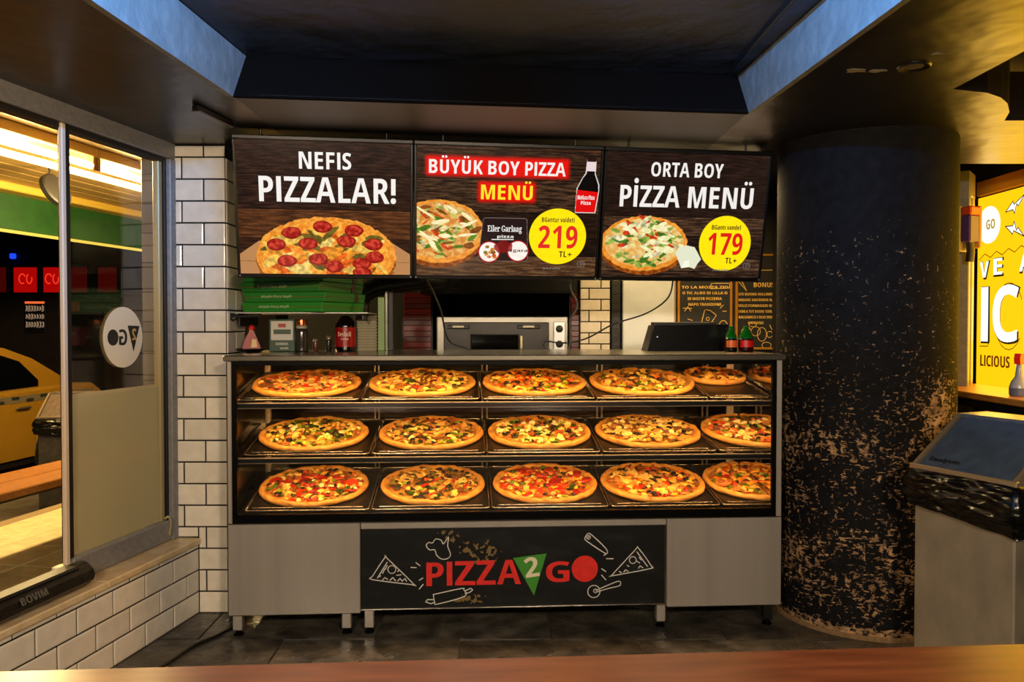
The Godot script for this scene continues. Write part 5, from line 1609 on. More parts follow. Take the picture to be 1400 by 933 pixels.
func topping(kind: String, k: int) -> ArrayMesh:
	var key := "topping %s %d" % [kind, k]
	if shared.has(key):
		return shared[key]
	var r := RandomNumberGenerator.new()
	r.seed = hash(key)
	var st := begin()
	match kind:
		"mushroom_slice":
			var p := [Vector2(-0.006, -0.016), Vector2(0.006, -0.016), Vector2(0.0055, -0.003), Vector2(0.017, -0.005), Vector2(0.019, 0.003), Vector2(0.011, 0.012), Vector2(0.0, 0.015), Vector2(-0.011, 0.012), Vector2(-0.019, 0.003), Vector2(-0.017, -0.005), Vector2(-0.0055, -0.003)]
			for i in p.size():
				p[i] = p[i] * r.randf_range(0.88, 1.12)
			add_prism(st, PackedVector2Array(p), 0.005, Transform3D(Basis(Vector3.RIGHT, -PI / 2), Vector3(0, 0.002, 0)))
		"olive_ring":
			var ring := []
			for i in 7:
				var a := TAU * i / 7
				ring.append(Vector3(cos(a) * 0.0078, 0.003, sin(a) * 0.0068))
			add_tube(st, ring, 0.0038, 4, true)
		"sausage_round":
			var rr := r.randf_range(0.021, 0.025)
			add_lathe(st, [Vector2(rr, -0.002), Vector2(rr * 1.01, 0.003), Vector2(rr * 0.93, 0.0052), Vector2(rr * 0.7, 0.0036), Vector2(0.0, 0.004)], 12)
		"ham_strip", "pepper_piece", "yellow_pepper":
			var w: float = 0.0048 if kind == "ham_strip" else 0.0068
			var l: float = r.randf_range(0.016, 0.022) if kind == "ham_strip" else r.randf_range(0.011, 0.017)
			var arc := []
			for i in 5:
				var f := i / 4.0 - 0.5
				arc.append(Vector3(f * 2.0 * l, 0.003 + 0.003 * cos(f * PI) * r.randf_range(0.6, 1.5), f * f * l * r.randf_range(1.2, 2.4)))
			for i in 4:
				var a: Vector3 = arc[i]
				var b: Vector3 = arc[i + 1]
				var wa := Vector3(0, 0, w * (0.75 if i == 0 else 1.0))
				var wb := Vector3(0, 0, w * (0.75 if i == 3 else 1.0))
				var dn := Vector3(0, -0.006, 0)
				quad(st, a - wa, a + wa, b + wb, b - wb, Vector3.UP)
				quad(st, a + wa, b + wb, b + wb + dn, a + wa + dn, Vector3.BACK)
				quad(st, a - wa, b - wb, b - wb + dn, a - wa + dn, Vector3.FORWARD)
		_:
			var s := Vector3(0.0155, 0.0085, 0.0115)
			if kind == "sweetcorn":
				s = Vector3(0.0075, 0.005, 0.006)
			elif kind == "tomato_piece":
				s = Vector3(0.0165, 0.006, 0.0125)
			elif kind == "cheese_cube":
				s = Vector3(0.014, 0.009, 0.013)
			var n := 6
			var rings := []
			for i in 4:
				var el := -0.5 + i * 0.66
				var line := []
				for q in n:
					var a := TAU * q / n
					var kk := r.randf_range(0.72, 1.28)
					line.append(Vector3(cos(a) * cos(el) * s.x * kk, sin(el) * s.y * r.randf_range(0.8, 1.2), sin(a) * cos(el) * s.z * kk))
				rings.append(line)
			for i in 3:
				for q in n:
					var l2 := (q + 1) % n
					quad(st, rings[i][q], rings[i][l2], rings[i + 1][l2], rings[i + 1][q], rings[i][q] + Vector3(0, 0.001, 0))
			for q in range(1, n - 1):
				tri(st, rings[3][0], rings[3][q], rings[3][q + 1], Vector3.UP)
	shared[key] = done(st)
	return shared[key]

# ------------------------------------------------------------------ lit menu signs
class Print:
	var w: int
	var h: int
	var px: PackedByteArray
	func _init(ww: int, hh: int) -> void:
		w = ww
		h = hh
		px = PackedByteArray()
		px.resize(w * h * 3)
	func dot(x: int, y: int, c: Color, k: float) -> void:
		if x < 0 or y < 0 or x >= w or y >= h:
			return
		var i := (y * w + x) * 3
		px[i] = int(lerpf(px[i], c.r * 255.0, k))
		px[i + 1] = int(lerpf(px[i + 1], c.g * 255.0, k))
		px[i + 2] = int(lerpf(px[i + 2], c.b * 255.0, k))
	# ellipse, centre and radii in parts of the width / height; wobbly edge; two tones mottled by the noise
	func blob(u: float, v: float, ru: float, rv: float, c: Color, c2: Color, n: FastNoiseLite, wob := 0.0, rot := 0.0, alpha := 1.0) -> void:
		var cx := u * w
		var cy := v * h
		var rx := ru * w
		var ry := rv * h
		var m := int(maxf(rx, ry) * 1.3) + 2
		var cr := cos(rot)
		var sr := sin(rot)
		for y in range(maxi(0, int(cy) - m), mini(h, int(cy) + m + 1)):
			for x in range(maxi(0, int(cx) - m), mini(w, int(cx) + m + 1)):
				var dx := x - cx
				var dy := y - cy
				var ex := (dx * cr + dy * sr) / rx
				var ey := (-dx * sr + dy * cr) / ry
				var d := sqrt(ex * ex + ey * ey)
				if d > 1.3:
					continue
				if wob > 0.0:
					d += wob * n.get_noise_2d(x * 1.2, y * 1.2)
				var k := clampf((1.0 - d) * minf(rx, ry) + 0.5, 0.0, 1.0) * alpha
				if k > 0.0:
					dot(x, y, c.lerp(c2, clampf(n.get_noise_2d(x * 1.3, y * 1.3) * 1.6 + 0.5, 0, 1)), k)
	func poly(pts: Array, c: Color) -> void:
		var q := PackedVector2Array()
		var lo := Vector2(9e9, 9e9)
		var hi := -lo
		for p in pts:
			var r := Vector2(p[0] * w, p[1] * h)
			q.append(r)
			lo = lo.min(r)
			hi = hi.max(r)
		for y in range(maxi(0, int(lo.y)), mini(h, int(hi.y) + 1)):
			for x in range(maxi(0, int(lo.x)), mini(w, int(hi.x) + 1)):
				if Geometry2D.is_point_in_polygon(Vector2(x + 0.5, y + 0.5), q):
					dot(x, y, c, 1.0)
	func texture() -> ImageTexture:
		return ImageTexture.create_from_image(Image.create_from_data(w, h, false, Image.FORMAT_RGB8, px))

func wood_print(p: Print, rows: Array, n: FastNoiseLite) -> void:
	# rows: [v where the plank starts, dark tone, light tone]
	for k in rows.size():
		var y0 := int(rows[k][0] * p.h)
		var y1 := int((rows[k + 1][0] if k + 1 < rows.size() else 1.0) * p.h)
		for y in range(y0, y1):
			var edge := 1.0
			if y - y0 < 3:
				edge = 0.35
			elif y - y0 < 5:
				edge = 1.4
			for x in p.w:
				var g := n.get_noise_2d(x * 0.35 + k * 311.0, y * 3.2 + k * 97.0) * 0.9 + n.get_noise_2d(x * 1.6 + k * 50.0, y * 16.0) * 0.45
				var c: Color = rows[k][1].lerp(rows[k][2], clampf(g + 0.45, 0, 1))
				var i := (y * p.w + x) * 3
				p.px[i] = mini(255, int(c.r * edge * 255.0))
				p.px[i + 1] = mini(255, int(c.g * edge * 255.0))
				p.px[i + 2] = mini(255, int(c.b * edge * 255.0))

func print_pizza(p: Print, u: float, v: float, ru: float, rv: float, n: FastNoiseLite, kind: int, r: RandomNumberGenerator) -> void:
	var asp := float(p.w) / p.h
	p.blob(u, v + 0.035, ru * 1.0, rv * 1.0, Color(0.45, 0.20, 0.04), Color(0.62, 0.32, 0.08), n, 0.03)
	p.blob(u, v, ru, rv, Color(0.85, 0.50, 0.14), Color(0.93, 0.62, 0.24), n, 0.03)
	p.blob(u, v - 0.006, ru * 0.90, rv * 0.88, [Color(0.95, 0.70, 0.26), Color(0.88, 0.70, 0.40), Color(0.90, 0.78, 0.50)][kind], [Color(0.90, 0.50, 0.14), Color(0.80, 0.50, 0.20), Color(0.86, 0.62, 0.30)][kind], n, 0.04)
	var sets := [
		[Color(0.98, 0.84, 0.45), Color(0.45, 0.38, 0.12), Color(0.96, 0.60, 0.16), Color(0.92, 0.40, 0.10), Color(0.98, 0.78, 0.34)],
		[Color(0.95, 0.86, 0.60), Color(0.36, 0.52, 0.12), Color(0.88, 0.30, 0.10), Color(0.55, 0.30, 0.10), Color(0.72, 0.76, 0.36)],
		[Color(0.96, 0.92, 0.72), Color(0.30, 0.50, 0.14), Color(0.85, 0.24, 0.10), Color(0.93, 0.84, 0.55), Color(0.60, 0.70, 0.28)],
	]
	for k in 95:
		var a := r.randf_range(0, TAU)
		var d := sqrt(r.randf()) * 0.83
		var c: Color = sets[kind][r.randi() % 5]
		var s := r.randf_range(0.05, 0.13) * ru
		p.blob(u + cos(a) * d * ru, v - 0.006 + sin(a) * d * rv, s * r.randf_range(0.8, 1.9), s * asp * r.randf_range(0.3, 0.6), c, c.darkened(0.25), n, 0.25, r.randf_range(-0.8, 0.8))

func menu_signs() -> void:
	var yaw := 8.389
	var cuts := [0.0, 0.7663, 1.6237, 2.4333]
	var tl := Vector3(-1.188, 2.161, -3.42)
	var along := Vector3(cos(deg_to_rad(yaw)), 0, -sin(deg_to_rad(yaw)))
	var H := 0.612
	var black := mat("sign frame black", Color(0.012, 0.012, 0.014), 0.3)
	var n := FastNoiseLite.new()
	n.seed = 77
	n.frequency = 0.03
	n.fractal_octaves = 3
	var r := RandomNumberGenerator.new()
	r.seed = 12
	var labels := ["lit menu sign reading NEFIS PIZZALAR with a sausage pizza", "lit menu sign reading BÜYÜK BOY PIZZA MENÜ with price 219", "lit menu sign reading ORTA BOY PİZZA MENÜ with price 179"]
	var white := glow("sign letters light", Color(0.97, 0.95, 0.93), 0.95)
	var dkc := Color(0.10, 0.055, 0.035)
	var mdc := Color(0.25, 0.15, 0.105)
	for b in 3:
		var W: float = cuts[b + 1] - cuts[b] - 0.004
		var basis := Basis(Vector3.UP, deg_to_rad(yaw)) * Basis(Vector3.RIGHT, deg_to_rad(12.0))
		var c: Vector3 = tl + along * (cuts[b] + cuts[b + 1]) * 0.5 + basis * Vector3(0, -H / 2, 0)
		var o := thing("menu_sign", labels[b], "menu sign", Transform3D(basis, c), "lit menu signs above the counter")
		slab(o, "housing", Vector3(-W / 2, -H / 2, -0.06), Vector3(W / 2, H / 2, -0.004), black, 0.004)
		var fw := 0.018
		slab(o, "frame", Vector3(-W / 2, H / 2 - fw, -0.004), Vector3(W / 2, H / 2, 0.010), black, 0.003)
		slab(o, "frame", Vector3(-W / 2, -H / 2, -0.004), Vector3(W / 2, -H / 2 + fw, 0.010), black, 0.003)
		slab(o, "frame", Vector3(-W / 2, -H / 2 + fw, -0.004), Vector3(-W / 2 + fw * 0.7, H / 2 - fw, 0.010), black, 0.003)
		slab(o, "frame", Vector3(W / 2 - fw * 0.7, -H / 2 + fw, -0.004), Vector3(W / 2, H / 2 - fw, 0.010), black, 0.003)
		for x in [-W * 0.35, W * 0.35]:
			part(o, "hanger", tube([Vector3(x, H / 2 - 0.02, -0.03), Vector3(x, H / 2 + 0.05, -0.03)], 0.006, 8), black)
		for x in [-W / 2 + 0.01, W / 2 - 0.01]:
			part(o, "corner_screw", box(0.008, 0.008, 0.004, 0.001), mat("screw", Color(0.6, 0.6, 0.6), 0.3, 0.8), at(x, -H / 2 + 0.01, 0.011))
		var sw := W - fw * 1.4
		var sh := H - fw * 2
		var p := Print.new(600, 450)
		if b == 0:
			wood_print(p, [[0.0, dkc, mdc], [0.25, dkc, mdc], [0.505, Color(0.22, 0.12, 0.06), Color(0.42, 0.24, 0.12)], [0.725, Color(0.10, 0.055, 0.035), Color(0.26, 0.14, 0.075)], [0.90, Color(0.30, 0.18, 0.09), Color(0.50, 0.32, 0.17)]], n)
			p.poly([[0, 0.85], [0.11, 0.75], [0.89, 0.75], [1.0, 0.84], [1.0, 1.0], [0, 1.0]], Color(0.70, 0.50, 0.31))
			p.poly([[0, 0.90], [0.3, 0.905], [0.3, 0.909], [0, 0.905]], Color(0.56, 0.38, 0.22))
			p.poly([[0.8, 0.905], [1, 0.90], [1, 0.905], [0.8, 0.91]], Color(0.56, 0.38, 0.22))
			print_pizza(p, 0.503, 0.86, 0.411, 0.30, n, 0, r)
			for q in [[0.30, 0.685], [0.48, 0.635], [0.665, 0.66], [0.21, 0.775], [0.395, 0.765], [0.62, 0.745], [0.78, 0.765], [0.27, 0.90], [0.455, 0.885], [0.545, 0.94], [0.71, 0.915], [0.785, 0.865], [0.71, 0.985]]:
				p.blob(q[0], q[1], 0.056, 0.046, Color(0.48, 0.06, 0.045), Color(0.60, 0.10, 0.07), n, 0.08)
				p.blob(q[0] - 0.003, q[1] - 0.004, 0.046, 0.036, Color(0.58, 0.08, 0.055), Color(0.80, 0.26, 0.18), n, 0.10)
		elif b == 1:
			wood_print(p, [[0.0, dkc, Color(0.32, 0.19, 0.11)], [0.025, dkc, Color(0.29, 0.19, 0.12)], [0.245, dkc, Color(0.36, 0.25, 0.16)], [0.50, Color(0.07, 0.04, 0.025), Color(0.17, 0.10, 0.06)], [0.70, Color(0.06, 0.035, 0.025), Color(0.15, 0.09, 0.06)], [0.84, Color(0.20, 0.12, 0.07), Color(0.44, 0.31, 0.20)]], n)
			print_pizza(p, 0.12, 0.655, 0.243, 0.247, n, 1, r)
			for k in 12:
				p.blob(0.12 + r.randf_range(-0.11, 0.18), 0.64 + r.randf_range(-0.19, 0.17), r.randf_range(0.025, 0.06), r.randf_range(0.008, 0.018), Color(0.93, 0.86, 0.62), Color(0.98, 0.92, 0.74), n, 0.2, r.randf_range(-0.6, 0.9))
			# red plates printed behind the words
			for q in [[0.435, 0.152, 0.375, 0.055], [0.485, 0.34, 0.142, 0.058]]:
				red_plate(p, q[0], q[1], q[2], q[3])
			# delivery card
			p.poly([[0.36, 0.55], [0.372, 0.54], [0.592, 0.54], [0.604, 0.55], [0.615, 0.87], [0.60, 0.885], [0.35, 0.885], [0.335, 0.87]], Color(0.42, 0.36, 0.34))
			p.poly([[0.363, 0.553], [0.372, 0.546], [0.592, 0.546], [0.60, 0.553], [0.611, 0.867], [0.598, 0.88], [0.352, 0.88], [0.339, 0.867]], Color(0.13, 0.075, 0.075))
			for q in [[0.396, 0.81], [0.556, 0.80]]:
				p.blob(q[0], q[1], 0.062, 0.086, Color(0.62, 0.05, 0.06), Color(0.62, 0.05, 0.06), n)
				p.blob(q[0], q[1], 0.055, 0.077, Color(0.93, 0.89, 0.85), Color(0.96, 0.93, 0.90), n)
			p.blob(0.475, 0.77, 0.05, 0.05, Color(0.50, 0.05, 0.07), Color(0.55, 0.06, 0.08), n, 0.3, 0.0, 0.8)
			for k in 11:
				p.blob(0.396 + r.randf_range(-0.035, 0.035), 0.81 + r.randf_range(-0.045, 0.045), 0.012, 0.012, [Color(0.85, 0.55, 0.18), Color(0.30, 0.42, 0.14), Color(0.75, 0.20, 0.10), Color(0.25, 0.18, 0.10)][k % 4], Color(0.8, 0.5, 0.2), n, 0.3)
			yellow_badge(p, 0.777, 0.68, 0.1615, n)
			bottle_print(p, n)
		else:
			wood_print(p, [[0.0, dkc, Color(0.19, 0.12, 0.09)], [0.235, dkc, Color(0.18, 0.115, 0.085)], [0.505, Color(0.14, 0.085, 0.055), Color(0.36, 0.25, 0.17)], [0.66, Color(0.07, 0.045, 0.03), Color(0.22, 0.14, 0.10)], [0.84, Color(0.16, 0.10, 0.07), Color(0.40, 0.29, 0.20)], [0.95, Color(0.10, 0.06, 0.045), Color(0.28, 0.19, 0.13)]], n)
			print_pizza(p, 0.255, 0.725, 0.27, 0.222, n, 2, r)
			for k in 14:
				p.blob(0.25 + r.randf_range(-0.18, 0.18), 0.70 + r.randf_range(-0.13, 0.12), r.randf_range(0.02, 0.05), r.randf_range(0.012, 0.026), Color(0.95, 0.92, 0.76), Color(0.88, 0.86, 0.60), n, 0.25, r.randf_range(-0.6, 0.6))
			p.poly([[0.455, 0.80], [0.475, 0.755], [0.52, 0.735], [0.575, 0.75], [0.60, 0.80], [0.622, 0.85], [0.60, 0.89], [0.585, 0.93], [0.55, 0.915], [0.50, 0.925], [0.485, 0.88]], Color(0.86, 0.87, 0.76))
			p.poly([[0.50, 0.925], [0.55, 0.915], [0.548, 0.86], [0.515, 0.865]], Color(0.93, 0.93, 0.85))
			yellow_badge(p, 0.765, 0.715, 0.165, n)
		var m := mat("menu print %d" % b, Color(0.02, 0.02, 0.02), 0.15)
		m.emission_enabled = true
		m.emission_texture = p.texture()
		m.emission = Color.BLACK
		m.emission_operator = BaseMaterial3D.EMISSION_OP_ADD
		m.emission_energy_multiplier = 1.12
		part(o, "lit_screen", face_quad(sw, sh), m, at(0, 0, 0.004))
		var f := basis * Vector3(0, 0, 1)
		area("menu_sign_lamp", c + f * 0.02, f, sw, sh, Color(1.0, 0.80, 0.62), 0.07, basis * Vector3.UP)
		var words: Array
		if b == 0:
			words = [["NEFIS", 0.355, 0.655, 0.080, 0.205, white], ["PIZZALAR!", 0.123, 0.916, 0.265, 0.452, white]]
		elif b == 1:
			words = [["BÜYÜK BOY PIZZA", 0.064, 0.807, 0.075, 0.21, white], ["MENÜ", 0.345, 0.628, 0.255, 0.40, glow("sign light lemon", Color(1.0, 0.87, 0.02), 1.0)]]
		else:
			words = [["ORTA BOY", 0.27, 0.715, 0.078, 0.190, white], ["PİZZA MENÜ", 0.09, 0.918, 0.205, 0.432, white]]
		var redl := glow("sign light red", Color(0.88, 0.06, 0.02), 1.0)
		var maroon := glow("sign light maroon", Color(0.30, 0.05, 0.02), 0.6)
		if b > 0:
			var q: float = 0.777 if b == 1 else 0.765
			var v: float = 0.68 if b == 1 else 0.715
			words += [["219" if b == 1 else "179", q - 0.108, q + 0.112, v - 0.085, v + 0.095, redl], ["BGantur vaideti" if b == 1 else "BGantı vandel", q - 0.092, q + 0.092, v - 0.152, v - 0.112, maroon], ["TL", q + 0.012, q + 0.055, v + 0.118, v + 0.165, maroon], ["+", q + 0.062, q + 0.084, v + 0.128, v + 0.16, maroon]]
			words += [["servis", 0.70, 0.80, 0.925, 0.945, glow("sign light grey", Color(0.6, 0.56, 0.52), 0.5)]]
		if b == 1:
			words += [["Eiler Garlaag", 0.385, 0.575, 0.60, 0.665, white], ["pizza", 0.44, 0.53, 0.675, 0.705, white], ["Mutluca Pizza", 0.880, 0.975, 0.35, 0.385, white], ["Pizza", 0.90, 0.955, 0.395, 0.425, white], ["ızgara", 0.50, 0.61, 0.79, 0.815, maroon]]
		for t in words:
			lettering(o, "sign_lettering_light", t[0], (t[2] - t[1]) * sw, (t[4] - t[3]) * sh, t[5], at(((t[1] + t[2]) / 2 - 0.5) * sw, (0.5 - (t[3] + t[4]) / 2) * sh, 0.0055), serif if t[0] == "Eiler Garlaag" else null, 0.001)
		if b > 0:
			var st := begin()
			var lc := Vector2((0.925 - 0.5) * sw, (0.5 - 0.90) * sh)
			add_stroke(st, ring_pts(lc, 0.011, 0.015, 14), 0.0025)
			add_stroke(st, ring_pts(lc + Vector2(-0.012, 0.0), 0.012, 0.012, 10, 1.2, 4.6), 0.0025)
			add_stroke(st, ring_pts(lc + Vector2(0.0, 0.001), 0.005, 0.007, 8), 0.002)
			part(o, "small_logo_light", done(st), glow("sign light grey", Color(0.6, 0.56, 0.52), 0.5), at(0, 0, 0.005))
		if b == 1:
			var s2 := begin()
			add_stroke(s2, [Vector2((0.41 - 0.5) * sw, (0.5 - 0.712) * sh), Vector2((0.53 - 0.5) * sw, (0.5 - 0.71) * sh)], 0.004)
			part(o, "underline_light", done(s2), white, at(0, 0, 0.005))

func red_plate(p: Print, u: float, v: float, hw: float, hh: float) -> void:
	# soft-edged printed red plate
	for y in range(int((v - hh - 0.05) * p.h), int((v + hh + 0.05) * p.h)):
		for x in range(int((u - hw - 0.04) * p.w), int((u + hw + 0.04) * p.w)):
			var dx := maxf(0.0, absf(float(x) / p.w - u) - hw) * p.w
			var dy := maxf(0.0, absf(float(y) / p.h - v) - hh) * p.h
			var k := clampf(1.0 - sqrt(dx * dx + dy * dy) / 20.0, 0.0, 1.0)
			p.dot(x, y, Color(0.90, 0.06, 0.03), k * k * (3.0 - 2.0 * k) * 0.96)

func yellow_badge(p: Print, u: float, v: float, r: float, n: FastNoiseLite) -> void:
	var a := float(p.w) / p.h
	p.blob(u, v, r, r * a * 1.03, Color(0.97, 0.88, 0.05), Color(0.97, 0.86, 0.04), n)

func bottle_print(p: Print, n: FastNoiseLite) -> void:
	var o := [[0.925, 0.055], [0.975, 0.055], [0.975, 0.18], [1.0, 0.27], [1.0, 0.32], [0.985, 0.49], [0.868, 0.49], [0.872, 0.30], [0.9, 0.22], [0.918, 0.18]]
	p.poly(o, Color(0.85, 0.82, 0.80))
	p.poly([[0.93, 0.06], [0.97, 0.06], [0.97, 0.185], [0.993, 0.27], [0.995, 0.32], [0.98, 0.485], [0.873, 0.485], [0.878, 0.30], [0.905, 0.22], [0.924, 0.185]], Color(0.035, 0.02, 0.02))
	p.poly([[0.923, 0.085], [0.976, 0.085], [0.976, 0.165], [0.92, 0.165]], Color(0.88, 0.80, 0.80))
	p.poly([[0.923, 0.055], [0.976, 0.055], [0.974, 0.09], [0.925, 0.09]], Color(0.16, 0.07, 0.06))
	p.poly([[0.875, 0.31], [0.994, 0.325], [0.98, 0.485], [0.87, 0.485]], Color(0.85, 0.04, 0.04))

# ------------------------------------------------------------------ things on and over the counter
func counter_items() -> void:
	var Y := 1.2225
	var black := mat("matt black", Color(0.018, 0.02, 0.026), 0.5)
	# wall shelf with pizza boxes, at the left end
	var sh := thing("wall_shelf", "thin steel shelf carrying the green pizza boxes", "shelf", turned(-1.03, 1.405, -3.985, 4))
	slab(sh, "shelf_plate", Vector3(-0.285, 0.0, -0.22), Vector3(0.335, 0.008, 0.20), mat("shelf steel", Color(0.60, 0.59, 0.55), 0.4, 0.5), 0.002)
	slab(sh, "bracket", Vector3(-0.28, -0.06, -0.2), Vector3(-0.27, 0.0, 0.15), black, 0.002)
	slab(sh, "bracket", Vector3(0.30, -0.03, -0.2), Vector3(0.31, 0.0, 0.15), black, 0.002)
	slab(sh, "bracket_post", Vector3(0.295, -0.18, -0.21), Vector3(0.315, 0.0, -0.19), black, 0.002)
	var greens := [Color(0.09, 0.46, 0.08), Color(0.08, 0.42, 0.08), Color(0.07, 0.38, 0.07), Color(0.08, 0.42, 0.08)]
	var pos := ["lowest", "second lowest", "second highest", "topmost"]
	for k in 4:
		var th := 0.047
		var bx := thing("pizza_box", "flat green pizza box, %s of the stack on the shelf" % pos[k], "pizza box", turned(-1.03 + [0.0, 0.008, -0.006, 0.0][k], 1.4135 + k * (th + 0.0008), -4.008, -17 + [0.0, 1.2, -1.0, 0.6][k]), "stacked green pizza boxes")
		var g := mat("box green %d" % k, greens[k], 0.55)
		slab(bx, "box_base", Vector3(-0.215, 0.0, -0.205), Vector3(0.215, th * 0.5, 0.205), g, 0.003)
		slab(bx, "box_lid", Vector3(-0.218, th * 0.5, -0.208), Vector3(0.218, th, 0.208), g, 0.003)
		slab(bx, "kraft_edge", Vector3(-0.216, th * 0.5 - 0.0015, -0.2085), Vector3(0.216, th * 0.5 + 0.0005, 0.2088), mat("kraft edge", Color(0.50, 0.42, 0.20), 0.8))
		if k < 3:
			lettering(bx, "box_lettering", "Büyük Pizza Keyfi", 0.16, 0.016, mat("box print", Color(0.62, 0.72, 0.50), 0.6), at(-0.04, th * 0.52, 0.2092), null, 0.001)
		if k > 0:
			slab(bx, "brown_tape", Vector3(0.2165, 0.004, -0.13), Vector3(0.2185, th, -0.09), mat("brown tape", Color(0.22, 0.13, 0.10), 0.5))
	# things under the shelf, standing on the counter
	var dish := thing("black_dish", "shallow black dish under the red pouch on the counter", "dish", at(-1.245, Y, -3.82))
	part(dish, "dish_bowl", lathe([Vector2(0, 0.003), Vector2(0.05, 0.003), Vector2(0.062, 0.016), Vector2(0.066, 0.018), Vector2(0.058, 0.004), Vector2(0.045, 0.0), Vector2(0.0, 0.0)], 24), mat("dish blue black", Color(0.02, 0.022, 0.05), 0.25))
	var pouch := thing("sauce_pouch", "red sauce pouch with red cap standing in the black dish", "pouch", turned(-1.24, Y + 0.0035, -3.82, 20))
	part(pouch, "pouch_body", prism([Vector2(-0.045, 0), Vector2(0.045, 0), Vector2(0.04, 0.03), Vector2(0.012, 0.10), Vector2(-0.004, 0.105), Vector2(-0.03, 0.05)], 0.03), mat("pouch red", Color(0.55, 0.09, 0.08), 0.25))
	part(pouch, "pouch_cap", lathe([Vector2(0, 0), Vector2(0.013, 0), Vector2(0.015, 0.012), Vector2(0.01, 0.024), Vector2(0, 0.026)], 14), mat("cap red", Color(0.72, 0.10, 0.06), 0.3), at(0.004, 0.10, 0))
	part(pouch, "pouch_label", prism([Vector2(0.0, 0.02), Vector2(0.028, 0.02), Vector2(0.024, 0.055), Vector2(0.006, 0.06)], 0.001), mat("pouch label", Color(0.80, 0.66, 0.42), 0.4), at(0, 0, 0.0158))
	var gb := thing("tea_box", "dark green box with white label under the pizza boxes", "box", turned(-1.118, Y, -3.93, 6))
	slab(gb, "carton", Vector3(-0.062, 0, -0.03), Vector3(0.062, 0.158, 0.03), mat("carton green", Color(0.02, 0.20, 0.07), 0.5), 0.003)
	slab(gb, "carton_label", Vector3(-0.052, 0.056, 0.03), Vector3(0.052, 0.148, 0.031), mat("carton white", Color(0.72, 0.70, 0.64), 0.5))
	slab(gb, "printed_dish", Vector3(-0.018, 0.118, 0.031), Vector3(0.018, 0.136, 0.0316), mat("print red", Color(0.60, 0.12, 0.08), 0.5))
	slab(gb, "printed_band", Vector3(-0.04, 0.085, 0.031), Vector3(0.042, 0.108, 0.0316), mat("print green", Color(0.12, 0.24, 0.12), 0.5))
	lettering(gb, "carton_lettering", "SOMBRA", 0.06, 0.012, mat("carton white", Color(0.72, 0.70, 0.64), 0.5), at(0.0, 0.038, 0.031), null, 0.001)
	lettering(gb, "carton_lettering", "verde", 0.04, 0.012, mat("carton white", Color(0.72, 0.70, 0.64), 0.5), at(0.01, 0.018, 0.031), null, 0.001)
	var jar := thing("glass_jar", "small glass jar of dark spice with copper lid beside the green box", "jar", at(-1.022, Y, -3.91))
	part(jar, "jar_body", lathe([Vector2(0, 0), Vector2(0.030, 0), Vector2(0.032, 0.006), Vector2(0.032, 0.095), Vector2(0.024, 0.112), Vector2(0.0, 0.112)], 20), mat("spice jar", Color(0.16, 0.15, 0.12), 0.12))
	part(jar, "jar_neck", lathe([Vector2(0.025, 0.112), Vector2(0.027, 0.114), Vector2(0.027, 0.128), Vector2(0.0, 0.129)], 20), mat("neck white", Color(0.60, 0.56, 0.48), 0.3))
	part(jar, "jar_lid", lathe([Vector2(0.029, 0.128), Vector2(0.029, 0.154), Vector2(0.026, 0.157), Vector2(0, 0.157)], 20), mat("copper lid", Color(0.60, 0.34, 0.20), 0.25, 0.8))
	for q in [["pepper_pot", "tiny dark pepper pot right of the glass jar", -0.965, 0.062, Color(0.30, 0.16, 0.10)], ["salt_pot", "tiny dark pot farther right under the pizza boxes", -0.90, 0.075, Color(0.10, 0.09, 0.08)]]:
		var pot := thing(q[0], q[1], "pot", at(q[2], Y, -3.95))
		part(pot, "pot_body", lathe([Vector2(0, 0), Vector2(0.014, 0), Vector2(0.015, q[3] * 0.7), Vector2(0.010, q[3] * 0.8), Vector2(0.0, q[3] * 0.8)], 14), mat(q[0] + " body", q[4], 0.25))
		part(pot, "pot_lid", lathe([Vector2(0.012, q[3] * 0.8), Vector2(0.012, q[3]), Vector2(0, q[3] + 0.002)], 14), mat("pot lid", Color(0.50, 0.44, 0.36), 0.3, 0.5))
	var cola := thing("cola_bottle", "dark cola bottle with red label under the pizza boxes", "bottle", at(-0.822, Y, -3.97))
	part(cola, "bottle_glass", lathe([Vector2(0, 0), Vector2(0.046, 0.0), Vector2(0.050, 0.008), Vector2(0.050, 0.12), Vector2(0.047, 0.14), Vector2(0.03, 0.165), Vector2(0.016, 0.175), Vector2(0.0, 0.175)], 24), mat("cola dark", Color(0.02, 0.013, 0.012), 0.08))
	part(cola, "bottle_label", lathe([Vector2(0.0508, 0.022), Vector2(0.0508, 0.118)], 24), mat("cola red", Color(0.52, 0.02, 0.03), 0.3))
	lettering(cola, "label_lettering", "Sevimli", 0.062, 0.022, mat("label cream", Color(0.80, 0.68, 0.60), 0.5), turned(0.006, 0.085, 0.0505, 8), serif, 0.002)
	lettering(cola, "label_lettering", "cola", 0.036, 0.012, mat("label cream", Color(0.80, 0.68, 0.60), 0.5), turned(0.006, 0.062, 0.0508, 8), serif, 0.002)
	# perforated guard, green strip and steel edge standing on the counter
	var g2 := thing("perforated_guard", "perforated pale metal guard beside the cola bottle", "guard", turned(-0.728, Y, -4.03, 4))
	var st := begin()
	for i in 12:
		for k in 22:
			add_box(st, Vector3(-0.044 + i * 0.008 + (0.004 if k % 2 else 0.0), 0.004 + k * 0.008, 0.0), Vector3(0.0056, 0.0036, 0.003))
	part(g2, "mesh_face", done(st), mat("guard metal", Color(0.62, 0.58, 0.44), 0.45, 0.4))
	slab(g2, "mesh_back", Vector3(-0.05, 0, -0.006), Vector3(0.05, 0.178, -0.0015), mat("guard back", Color(0.16, 0.145, 0.11), 0.6))
	var gs := thing("green_strip", "pale green upright strip with steel edge beside the perforated guard", "strip", at(-0.66, Y, -4.06))
